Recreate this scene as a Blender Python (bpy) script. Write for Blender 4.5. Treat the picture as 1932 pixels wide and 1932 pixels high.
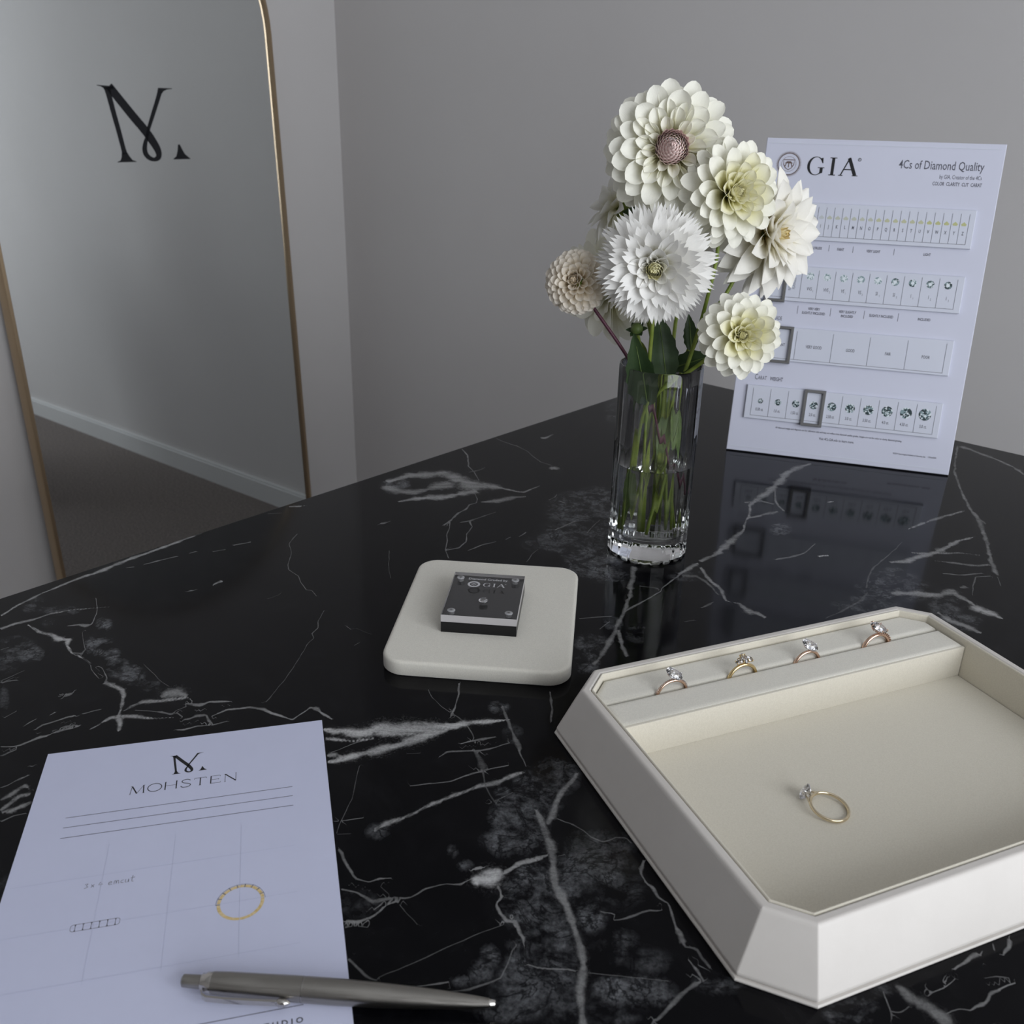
import bpy, math, random
import numpy as np
from mathutils import Vector, Matrix

for o in list(bpy.data.objects):
    bpy.data.objects.remove(o)
SC = bpy.context.scene
COL = SC.collection
T = 0.75                                   # height of the table top above the floor

# ------------------------------------------------------------------ camera
F_PX, PITCH, ROLL, CAM_H = 1781.5, 0.40476, 0.02228, 0.33209
cd = bpy.data.cameras.new('camera')
cam = bpy.data.objects.new('camera', cd)
COL.objects.link(cam)
cd.sensor_width = 36.0
cd.lens = F_PX / 1932 * 36.0
cd.clip_start = 0.01
cp, sp, cr, sr = math.cos(PITCH), math.sin(PITCH), math.cos(ROLL), math.sin(ROLL)
fwd, rgt, upv = Vector((0, cp, -sp)), Vector((1, 0, 0)), Vector((0, sp, cp))
r2, u2 = rgt * cr + upv * sr, upv * cr - rgt * sr
cam.matrix_world = Matrix(((r2.x, u2.x, -fwd.x, 0), (r2.y, u2.y, -fwd.y, 0), (r2.z, u2.z, -fwd.z, T + CAM_H), (0, 0, 0, 1)))
cd.dof.use_dof = True
cd.dof.focus_distance = 0.62
cd.dof.aperture_fstop = 20.0
SC.camera = cam

# ------------------------------------------------------------------ room frame: a runs from the corner along the mirror wall, b along the other wall
ANG = math.radians(48.1688)
M_ = Vector((math.cos(ANG), math.sin(ANG), 0))
E_ = Vector((math.sin(ANG), -math.cos(ANG), 0))
KR = Vector((-0.4168, 2.3507, 0))          # room corner on the floor
KT = Vector((0.2208, 1.2518, 0))           # far corner of the table
RA, RB, RH = 3.9, 3.3, 2.5                 # room size
WA0, WA1, WZ0, WZ1 = 0.55, 2.25, 0.55, 2.2   # window opening in the wall opposite the mirror
def room(a, b, z=0.0): return KR - M_ * a + E_ * b + Vector((0, 0, z))

# ------------------------------------------------------------------ world, daylight, exposure
w = bpy.data.worlds.new('overcast_sky')
SC.world = w
w.use_nodes = True
bg = w.node_tree.nodes['Background']
bg.inputs[0].default_value = (0.72, 0.82, 1.0, 1)
bg.inputs[1].default_value = 1.0
al = bpy.data.lights.new('window_daylight', 'AREA')
al.shape = 'RECTANGLE'
al.size, al.size_y = WA1 - WA0, WZ1 - WZ0
al.color = (0.955, 0.975, 1.0)
al.energy = 42.5
alo = bpy.data.objects.new('window_daylight', al)
COL.objects.link(alo)
lp = room((WA0 + WA1) / 2, RB + 0.09, (WZ0 + WZ1) / 2)
zax, yax = E_.copy(), Vector((0, 0, 1))
xax = yax.cross(zax)
alo.matrix_world = Matrix(((xax.x, yax.x, zax.x, lp.x), (xax.y, yax.y, zax.y, lp.y), (xax.z, yax.z, zax.z, lp.z), (0, 0, 0, 1)))
SC.view_settings.view_transform = 'Standard'
SC.view_settings.look = 'None'
SC.view_settings.gamma = 1.0
SC.view_settings.use_curve_mapping = False
SC.view_settings.exposure = 0.0

# ------------------------------------------------------------------ helpers
def link(o, parent=None):
    COL.objects.link(o)
    if parent is not None: o.parent = parent
    return o
def tag(o, label=None, cat=None, group=None, kind=None):
    if label: o['label'] = label
    if cat: o['category'] = cat
    if group: o['group'] = group
    if kind: o['kind'] = kind
    return o
def empty(name, label, cat, loc=(0, 0, 0), rz=0.0, group=None, mat=None):
    o = bpy.data.objects.new(name, None)
    o.empty_display_size = 0.02
    if mat is not None: o.matrix_world = mat
    else:
        o.location = loc; o.rotation_euler = (0, 0, rz)
    link(o)
    return tag(o, label, cat, group)
class MB:
    def __init__(s): s.v, s.f, s.m = [], [], []
    def add(s, vs, fs, mi=0):
        n = len(s.v); s.v += [tuple(p) for p in vs]
        for q in fs: s.f.append(tuple(i + n for i in q)); s.m.append(mi)
        return s
    def box(s, x0, x1, y0, y1, z0, z1, mi=0):
        v = [(x, y, z) for z in (z0, z1) for y in (y0, y1) for x in (x0, x1)]
        return s.add(v, [(0, 2, 3, 1), (4, 5, 7, 6), (0, 1, 5, 4), (2, 6, 7, 3), (0, 4, 6, 2), (1, 3, 7, 5)], mi)
    def loft(s, loops, cap0=True, cap1=True, mi=0, closed=False):
        n = len(loops[0]); v = [p for L in loops for p in L]; f = []
        k = len(loops)
        for i in range(k if closed else k - 1):
            j = (i + 1) % k
            for a in range(n):
                b = (a + 1) % n
                f.append((i * n + a, i * n + b, j * n + b, j * n + a))
        if not closed:
            if cap0: f.append(tuple(range(n - 1, -1, -1)))
            if cap1: f.append(tuple((k - 1) * n + a for a in range(n)))
        return s.add(v, f, mi)
    def lathe(s, prof, n=32, mi=0, cap0=True, cap1=True, c=(0, 0)):
        return s.loft([[(c[0] + r * math.cos(2 * math.pi * a / n), c[1] + r * math.sin(2 * math.pi * a / n), z) for a in range(n)] for r, z in prof], cap0, cap1, mi)
    def tube(s, path, rad, n=8, mi=0, closed=False):
        P = [Vector(p) for p in path]; k = len(P); loops = []
        up = None
        for i in range(k):
            if closed: t = P[(i + 1) % k] - P[i - 1]
            else: t = P[min(i + 1, k - 1)] - P[max(i - 1, 0)]
            t.normalize()
            if up is None:
                up = Vector((0, 0, 1)) if abs(t.z) < 0.9 else Vector((1, 0, 0))
            x = up.cross(t).normalized(); y = t.cross(x); up = y
            r = rad[i] if isinstance(rad, (list, tuple)) else rad
            loops.append([P[i] + x * (r * math.cos(2 * math.pi * a / n)) + y * (r * math.sin(2 * math.pi * a / n)) for a in range(n)])
        return s.loft(loops, mi=mi, closed=closed)
    def poly(s, pts, z=0.0, mi=0): return s.add([(p[0], p[1], z) for p in pts], [tuple(range(len(pts)))], mi)
    def ribbon(s, pts, wd, z=0.0, mi=0, closed=False):
        n = len(pts); L, R = [], []
        for i in range(n):
            if closed: a, b = pts[i - 1], pts[(i + 1) % n]
            else: a, b = pts[max(i - 1, 0)], pts[min(i + 1, n - 1)]
            dx, dy = b[0] - a[0], b[1] - a[1]; l = math.hypot(dx, dy) or 1e-9
            h = (wd[i] if isinstance(wd, (list, tuple)) else wd) / 2
            L.append((pts[i][0] - dy / l * h, pts[i][1] + dx / l * h, z)); R.append((pts[i][0] + dy / l * h, pts[i][1] - dx / l * h, z))
        m = n if closed else n - 1
        return s.add(L + R, [(n + i, n + (i + 1) % n, (i + 1) % n, i) for i in range(m)], mi)
    def xf(s, M): s.v = [tuple(M @ Vector(p)) for p in s.v]; return s
    def mesh(s, name, mats, smooth=False):
        me = bpy.data.meshes.new(name); me.from_pydata(s.v, [], s.f)
        for m in (mats if isinstance(mats, (list, tuple)) else [mats]): me.materials.append(m)
        me.polygons.foreach_set('material_index', s.m)
        me.polygons.foreach_set('use_smooth', [bool(smooth)] * len(s.f))
        me.update(); return me
    def build(s, name, mats, parent=None, smooth=False, label=None, cat=None, kind=None, group=None, auto=None):
        me = s.mesh(name, mats, smooth)
        if auto: me.set_sharp_from_angle(angle=math.radians(auto))
        o = bpy.data.objects.new(name, me)
        link(o, parent); return tag(o, label, cat, group, kind)
def inset(poly, d):
    """move every edge of a convex counter-clockwise polygon inwards by d"""
    n = len(poly); out = []
    for i in range(n):
        p0, p1, p2 = poly[i - 1], poly[i], poly[(i + 1) % n]
        e1 = (p1[0] - p0[0], p1[1] - p0[1]); e2 = (p2[0] - p1[0], p2[1] - p1[1])
        l1, l2 = math.hypot(*e1) or 1e-9, math.hypot(*e2) or 1e-9
        n1, n2 = (-e1[1] / l1, e1[0] / l1), (-e2[1] / l2, e2[0] / l2)
        k = 1 + n1[0] * n2[0] + n1[1] * n2[1]
        out.append((p1[0] + d * (n1[0] + n2[0]) / k, p1[1] + d * (n1[1] + n2[1]) / k))
    return out
def soft_prism(mb, poly, z0, z1, r=0.002, rb=0.0005, mi=0, seg=4, ci=0.0012):
    L = []
    def at(d, z): L.append([(x, y, z) for x, y in (inset(poly, d) if d else poly)])
    at(rb, z0); at(0, z0 + rb)
    for i in range(seg + 1):
        t = math.pi / 2 * i / seg
        at(r * (1 - math.cos(t)) + 1e-6, z1 - r + r * math.sin(t))
    at(r + ci, z1)
    mb.loft(L, mi=mi); return mb
def rrect(x0, x1, y0, y1, r, n=6):
    P = []
    for cx, cy, a0 in ((x1 - r, y0 + r, -90), (x1 - r, y1 - r, 0), (x0 + r, y1 - r, 90), (x0 + r, y0 + r, 180)):
        for i in range(n + 1):
            a = math.radians(a0 + 90 * i / n); P.append((cx + r * math.cos(a), cy + r * math.sin(a)))
    return P
def octa(u0, u1, v0, v1, c, off=0.0):
    """rectangle with cut corners; off grows it outwards"""
    c2 = c + off * (2 - math.sqrt(2)); u0, u1, v0, v1 = u0 - off, u1 + off, v0 - off, v1 + off
    return [(u0 + c2, v0), (u1 - c2, v0), (u1, v0 + c2), (u1, v1 - c2), (u1 - c2, v1), (u0 + c2, v1), (u0, v1 - c2), (u0, v0 + c2)]
def catmull(P, k=6):
    P = [Vector(p) for p in P]; Q = [P[0] * 2 - P[1]] + P + [P[-1] * 2 - P[-2]]; out = []
    for i in range(1, len(Q) - 2):
        for j in range(k):
            t = j / k; a, b, c, d = Q[i - 1], Q[i], Q[i + 1], Q[i + 2]
            out.append(0.5 * (2 * b + (c - a) * t + (2 * a - 5 * b + 4 * c - d) * t * t + (3 * b - a - 3 * c + d) * t ** 3))
    out.append(P[-1]); return out
def sm2(P, k=5): return [(p.x, p.y) for p in catmull([(x, y, 0) for x, y in P], k)]
def arc(cx, cy, rx, ry, a0, a1, n=24): return [(cx + rx * math.cos(math.radians(a0 + (a1 - a0) * i / n)), cy + ry * math.sin(math.radians(a0 + (a1 - a0) * i / n))) for i in range(n + 1)]

_TX = {}
def text(mb, s, x, y, size, xs=1.0, align='CENTER', z=0.0, mi=0, bold=0.0, rot=0.0, shear=0.0, space=1.0):
    key = (s, align, bold, shear, space)
    if key not in _TX:
        cu = bpy.data.curves.new('t', 'FONT'); cu.body = s; cu.size = 1.0; cu.align_x = align; cu.resolution_u = 2; cu.offset = bold; cu.shear = shear; cu.space_character = space; cu.fill_mode = 'FRONT'
        ob = bpy.data.objects.new('t', cu); COL.objects.link(ob)
        dg = bpy.context.evaluated_depsgraph_get(); me = ob.evaluated_get(dg).to_mesh()
        _TX[key] = ([tuple(v.co) for v in me.vertices], [tuple(p.vertices) for p in me.polygons])
        ob.evaluated_get(dg).to_mesh_clear(); bpy.data.objects.remove(ob); bpy.data.curves.remove(cu)
    V, Fc = _TX[key]; c, q = math.cos(rot), math.sin(rot)
    mb.add([(x + (p[0] * c * xs - p[1] * q) * size, y + (p[0] * q * xs + p[1] * c) * size, z) for p in V], Fc, mi)

# ------------------------------------------------------------------ materials
MATS = {}
def principled(name, color=(.8, .8, .8), rough=.5, metal=0.0, trans=0.0, ior=1.45, sheen=0.0, coat=0.0, spec=0.5, aniso=0.0):
    m = bpy.data.materials.new(name); m.use_nodes = True
    b = m.node_tree.nodes['Principled BSDF']
    b.inputs['Base Color'].default_value = (*color, 1); b.inputs['Roughness'].default_value = rough
    b.inputs['Metallic'].default_value = metal; b.inputs['Transmission Weight'].default_value = trans
    b.inputs['IOR'].default_value = ior; b.inputs['Sheen Weight'].default_value = sheen
    b.inputs['Coat Weight'].default_value = coat; b.inputs['Specular IOR Level'].default_value = spec
    b.inputs['Anisotropic'].default_value = aniso
    MATS[name] = m; return m
def nd(m, t, **kw):
    n = m.node_tree.nodes.new(t)
    for k, v in kw.items(): setattr(n, k, v)
    return n
def ln(m, a, b): m.node_tree.links.new(a, b)
def bsdf(m): return m.node_tree.nodes['Principled BSDF']
def noise(m, scale, detail=4, rough=.6, dist=0.0, coord='Object', stretch=None):
    tc = nd(m, 'ShaderNodeTexCoord'); n = nd(m, 'ShaderNodeTexNoise')
    n.inputs['Scale'].default_value = scale; n.inputs['Detail'].default_value = detail; n.inputs['Roughness'].default_value = rough; n.inputs['Distortion'].default_value = dist
    src = tc.outputs[coord]
    if stretch:
        mp = nd(m, 'ShaderNodeMapping'); mp.inputs['Scale'].default_value = stretch[:3]
        if len(stretch) > 3: mp.inputs['Rotation'].default_value = (0, 0, stretch[3])
        ln(m, src, mp.inputs[0]); src = mp.outputs[0]
    ln(m, src, n.inputs['Vector']); return n
def ramp(m, src, stops):
    r = nd(m, 'ShaderNodeValToRGB'); e = r.color_ramp.elements
    while len(e) < len(stops): e.new(.5)
    for i, (p, c) in enumerate(stops):
        e[i].position = p; e[i].color = (*c, 1) if len(c) == 3 else c
    ln(m, src, r.inputs[0]); return r
def bump(m, src, strength=.2, dist=.001):
    b = nd(m, 'ShaderNodeBump'); b.inputs['Strength'].default_value = strength; b.inputs['Distance'].default_value = dist
    ln(m, src, b.inputs['Height']); ln(m, b.outputs[0], bsdf(m).inputs['Normal']); return b
def math_(m, op, a, b=None, c=None, clamp=False):
    n = nd(m, 'ShaderNodeMath', operation=op); n.use_clamp = clamp
    for i, x in enumerate((a, b, c)):
        if x is None: continue
        if isinstance(x, (int, float)): n.inputs[i].default_value = x
        else: ln(m, x, n.inputs[i])
    return n.outputs[0]
def mottled(name, c0, c1, scale, rough, bstr=.15, bdist=.0005, detail=5, bscale=None, **kw):
    m = principled(name, c0, rough, **kw); n = noise(m, scale, detail)
    ln(m, ramp(m, n.outputs[0], [(.35, c0), (.65, c1)]).outputs[0], bsdf(m).inputs['Base Color'])
    n2 = noise(m, bscale or scale * 6, 3) if bstr else None
    if n2: bump(m, n2.outputs[0], bstr, bdist)
    return m
wall_m = mottled('wall_paint', (.64, .625, .62), (.655, .64, .635), 3, .85, .08, .0006, bscale=350, spec=.25)
ceil_m = mottled('ceiling_paint', (.74, .74, .74), (.76, .76, .76), 3, .9, .05, .0006, bscale=300, spec=.2)
trim_m = mottled('trim_paint', (.70, .71, .71), (.72, .73, .73), 5, .45, 0)
carpet_m = mottled('carpet', (.135, .113, .102), (.28, .24, .222), 160, 1.0, .9, .004, bscale=420, spec=.05, sheen=.2)
leather_m = mottled('tray_leather', (.62, .588, .55), (.65, .618, .58), 25, .42, .12, .0003, bscale=2200, spec=.4)
suede_m = mottled('cream_suede', (.65, .61, .515), (.71, .67, .57), 1300, .95, .4, .0003, bscale=3200, spec=.1, sheen=.35)
pad_m = mottled('grey_suede', (.67, .645, .575), (.75, .725, .645), 1300, .95, .5, .0003, bscale=3200, spec=.1, sheen=.35)
paper_m = mottled('paper', (.60, .625, .80), (.615, .64, .815), 30, .75, .05, .0001, bscale=900, spec=.25)
board_m = mottled('board_laminate', (.61, .625, .735), (.625, .64, .75), 12, .28, 0, spec=.5)
strip_m = mottled('strip_laminate', (.615, .64, .73), (.63, .655, .745), 12, .30, 0, spec=.5)
ink_m = principled('black_ink', (.008, .008, .01), .5)
grey_ink = principled('grey_ink', (.09, .09, .12), .6)
pale_ink = principled('pale_pencil', (.545, .57, .73), .8)
pencil = principled('pencil', (.20, .20, .24), .8)
brown_ink = principled('brown_ink', (.13, .085, .075), .6)
ochre = mottled('ochre_crayon', (.62, .45, .17), (.74, .60, .36), 900, .9, 0)
teal_d = principled('print_dark', (.02, .04, .045), .5)
teal_m = principled('print_mid', (.22, .31, .33), .5)
teal_l = principled('print_light', (.70, .76, .80), .5)
gloss_black = principled('gloss_black', (.004, .004, .005), .3)
decal_m = principled('decal_black', (.006, .007, .01), .25)
slider_m = principled('slider_metal', (.30, .30, .30), .38, metal=1.0)
steel_m = principled('brushed_steel', (.33, .315, .29), .30, metal=1.0, aniso=.5)
n_ = noise(steel_m, 60, 3, stretch=(1, 40, 40)); ln(steel_m, ramp(steel_m, n_.outputs[0], [(.3, (.27, .27, .27)), (.7, (.40, .40, .40))]).outputs[0], bsdf(steel_m).inputs['Roughness'])
chrome_m = principled('polished_steel', (.55, .53, .50), .14, metal=1.0)
frame_m = principled('champagne_metal', (.50, .38, .25), .32, metal=1.0)
mirror_m = principled('mirror_silver', (.80, .83, .83), .012, metal=1.0)
gold_m = principled('yellow_gold', (.80, .62, .33), .16, metal=1.0)
rose_m = principled('rose_gold', (.76, .53, .40), .16, metal=1.0)
champ_m = principled('pale_gold', (.76, .65, .46), .16, metal=1.0)
white_gold = principled('white_gold', (.78, .77, .78), .14, metal=1.0)
gem_m = principled('diamond', (.97, .97, 1.0), 0.0, trans=1.0, ior=2.1)
glass_m = principled('crystal_glass', (.985, .99, .99), 0.0, trans=1.0, ior=1.5)
water_m = principled('water', (.97, .985, .97), 0.0, trans=1.0, ior=1.33)
acryl_m = principled('clear_acrylic', (.97, .97, .98), 0.0, trans=1.0, ior=1.38, spec=.25)
screw_m = principled('clear_plastic_screw', (.50, .50, .51), .2, trans=.35)
frost_m = principled('sawn_acrylic_edge', (.60, .58, .58), .5, trans=.2)
etch_m = principled('white_etching', (.55, .55, .57), .7)
pane_m = bpy.data.materials.new('window_glass'); pane_m.use_nodes = True
pane_m.node_tree.nodes.remove(bsdf(pane_m))
_t, _g, _x = nd(pane_m, 'ShaderNodeBsdfTransparent'), nd(pane_m, 'ShaderNodeBsdfGlossy'), nd(pane_m, 'ShaderNodeMixShader')
_g.inputs['Roughness'].default_value = .02; _x.inputs[0].default_value = .06
ln(pane_m, _t.outputs[0], _x.inputs[1]); ln(pane_m, _g.outputs[0], _x.inputs[2]); ln(pane_m, _x.outputs[0], pane_m.node_tree.nodes['Material Output'].inputs[0])

def petal_mat(name, stops, transl=.24):
    """colour runs along the petal from its base to its tip"""
    m = principled(name, stops[-1][1], .55, spec=.25, sheen=.1)
    tc = nd(m, 'ShaderNodeTexCoord'); sx = nd(m, 'ShaderNodeSeparateXYZ'); ln(m, tc.outputs['Object'], sx.inputs[0])
    r = ramp(m, sx.outputs['Y'], stops); ln(m, r.outputs[0], bsdf(m).inputs['Base Color'])
    nz = noise(m, 7, 3, stretch=(9, .7, 1)); bump(m, nz.outputs[0], .1, .03)
    tr = nd(m, 'ShaderNodeBsdfTranslucent'); ln(m, r.outputs[0], tr.inputs[0])
    mx = nd(m, 'ShaderNodeMixShader'); mx.inputs[0].default_value = transl
    out = m.node_tree.nodes['Material Output']
    ln(m, bsdf(m).outputs[0], mx.inputs[1]); ln(m, tr.outputs[0], mx.inputs[2]); ln(m, mx.outputs[0], out.inputs[0]); return m
WHT = (.95, .94, .85)
p_ivory = petal_mat('petal_ivory', [(0, (.70, .66, .30)), (.35, (.90, .88, .68)), (.7, WHT)])
p_white = petal_mat('petal_white', [(0, (.68, .66, .36)), (.3, (.90, .88, .74)), (.6, (.93, .92, .89))])
p_lemon = petal_mat('petal_lemon', [(0, (.62, .56, .14)), (.4, (.88, .85, .52)), (.9, (.91, .89, .72))])
p_cream = petal_mat('petal_cream', [(0, (.78, .60, .20)), (.25, (.91, .86, .66)), (.6, (.94, .92, .86))])
p_peach = petal_mat('petal_peach', [(0, (.72, .58, .34)), (.4, (.92, .84, .70)), (1, (.95, .90, .82))])
p_blush = petal_mat('petal_blush', [(0, (.62, .42, .30)), (.4, (.86, .64, .62)), (1, (.92, .76, .75))])
c_blush = mottled('centre_blush', (.88, .69, .65), (.95, .80, .77), 700, .6, .2, .0006, spec=.2)
c_lemon = mottled('centre_lemon', (.82, .78, .46), (.92, .89, .66), 700, .6, .2, .0006, spec=.2)
c_cream = mottled('centre_cream', (.80, .62, .24), (.90, .80, .52), 700, .6, .2, .0006, spec=.2)
c_peach = mottled('centre_peach', (.80, .66, .46), (.90, .78, .62), 700, .6, .2, .0006, spec=.2)
def leaf_mat(name, c0, c1, rough=.45):
    m = mottled(name, c0, c1, 90, rough, .15, .0006, bscale=260, spec=.4); return m
stem_m = leaf_mat('stem_green', (.13, .19, .022), (.22, .27, .05))
leaf_m = leaf_mat('leaf_green', (.018, .040, .012), (.035, .065, .022))
leaf_l = leaf_mat('leaf_light', (.07, .12, .025), (.12, .17, .05))
purple_m = leaf_mat('stem_purple', (.055, .014, .028), (.10, .03, .05))

# ------------------------------------------------------------------ marble
marble = principled('black_marble', (.01, .01, .012), .1, spec=.16)
def _marble(m):
    va, vn, wa, wn, cl = (nd(m, 'ShaderNodeAttribute', attribute_name=k) for k in ('vein_amp', 'vein_pos', 'band_amp', 'band_pos', 'cloud'))
    n1 = noise(m, 330, 4, .65, .4); n2 = noise(m, 70, 10, .66, .25); n3 = noise(m, 700, 4, .75); n4 = noise(m, 60, 7, .72, .8, stretch=(.35, 1.6, 1, .75))
    def field(pos, amp, jit, lo, hi):
        j = math_(m, 'MULTIPLY_ADD', n1.outputs[0], 2 * jit, -jit)
        d = math_(m, 'ABSOLUTE', math_(m, 'ADD', pos.outputs['Fac'], j))
        mk = nd(m, 'ShaderNodeMapRange', interpolation_type='SMOOTHSTEP'); ln(m, d, mk.inputs[0])
        mk.inputs[1].default_value = hi; mk.inputs[2].default_value = lo; mk.inputs[3].default_value = 0; mk.inputs[4].default_value = 1
        return math_(m, 'MULTIPLY', mk.outputs[0], amp.outputs['Fac'])
    tex = math_(m, 'MULTIPLY_ADD', n3.outputs[0], 1.2, math_(m, 'MULTIPLY_ADD', n4.outputs[0], 2.0, -.85), clamp=True)
    tex2 = math_(m, 'MULTIPLY_ADD', n3.outputs[0], .8, math_(m, 'MULTIPLY_ADD', n4.outputs[0], 2.2, -.78), clamp=True)
    thin = math_(m, "MULTIPLY", math_(m, "MULTIPLY", field(vn, va, .5, .25, 1.15), tex2), .88); wide = math_(m, 'MULTIPLY', field(wn, wa, .55, .2, 1.2), tex)
    grain = math_(m, 'MULTIPLY_ADD', noise(m, 520, 6, .8).outputs[0], 3.2, -1.55, clamp=True)
    halo = math_(m, 'MULTIPLY', math_(m, 'MULTIPLY', field(wn, wa, .9, .6, 1.9), grain), .40)
    vein = math_(m, 'MAXIMUM', math_(m, 'MAXIMUM', thin, wide), halo, clamp=True)
    cm = nd(m, 'ShaderNodeMapRange', interpolation_type='SMOOTHSTEP'); ln(m, n2.outputs[0], cm.inputs[0])
    cm.inputs[1].default_value = .38; cm.inputs[2].default_value = .66; cm.inputs[3].default_value = 0; cm.inputs[4].default_value = 1
    fine = math_(m, 'MULTIPLY_ADD', noise(m, 420, 6, .75).outputs[0], 3.0, -.85, clamp=True)
    crack = nd(m, 'ShaderNodeMapRange', interpolation_type='SMOOTHSTEP'); ln(m, math_(m, 'ABSOLUTE', math_(m, 'SUBTRACT', noise(m, 48, 6, .6, .6).outputs[0], .5)), crack.inputs[0])
    crack.inputs[1].default_value = .0; crack.inputs[2].default_value = .035; crack.inputs[3].default_value = .15; crack.inputs[4].default_value = 1
    cloud = math_(m, 'MULTIPLY', math_(m, 'MULTIPLY', math_(m, 'MULTIPLY', cm.outputs[0], fine), crack.outputs[0]), math_(m, 'MULTIPLY', cl.outputs['Fac'], 1.8), clamp=True)
    faint = ramp(m, noise(m, 26, 8, .72, 2.2).outputs[0], [(.50, (0, 0, 0)), (.80, (.006, .006, .0065))])
    base = nd(m, 'ShaderNodeMix', data_type='RGBA', blend_type='ADD'); base.inputs[0].default_value = 1
    base.inputs[6].default_value = (.0022, .0022, .0032, 1); ln(m, faint.outputs[0], base.inputs[7])
    c1 = nd(m, 'ShaderNodeMix', data_type='RGBA'); ln(m, cloud, c1.inputs[0]); ln(m, base.outputs[2], c1.inputs[6]); c1.inputs[7].default_value = (.15, .155, .165, 1)
    c2 = nd(m, 'ShaderNodeMix', data_type='RGBA'); ln(m, vein, c2.inputs[0]); ln(m, c1.outputs[2], c2.inputs[6]); c2.inputs[7].default_value = (.54, .54, .54, 1)
    ln(m, c2.outputs[2], bsdf(m).inputs['Base Color'])
    ln(m, ramp(m, noise(m, 14, 5).outputs[0], [(.3, (.07, .07, .07)), (.7, (.12, .12, .12))]).outputs[0], bsdf(m).inputs['Roughness'])
_marble(marble)
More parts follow.
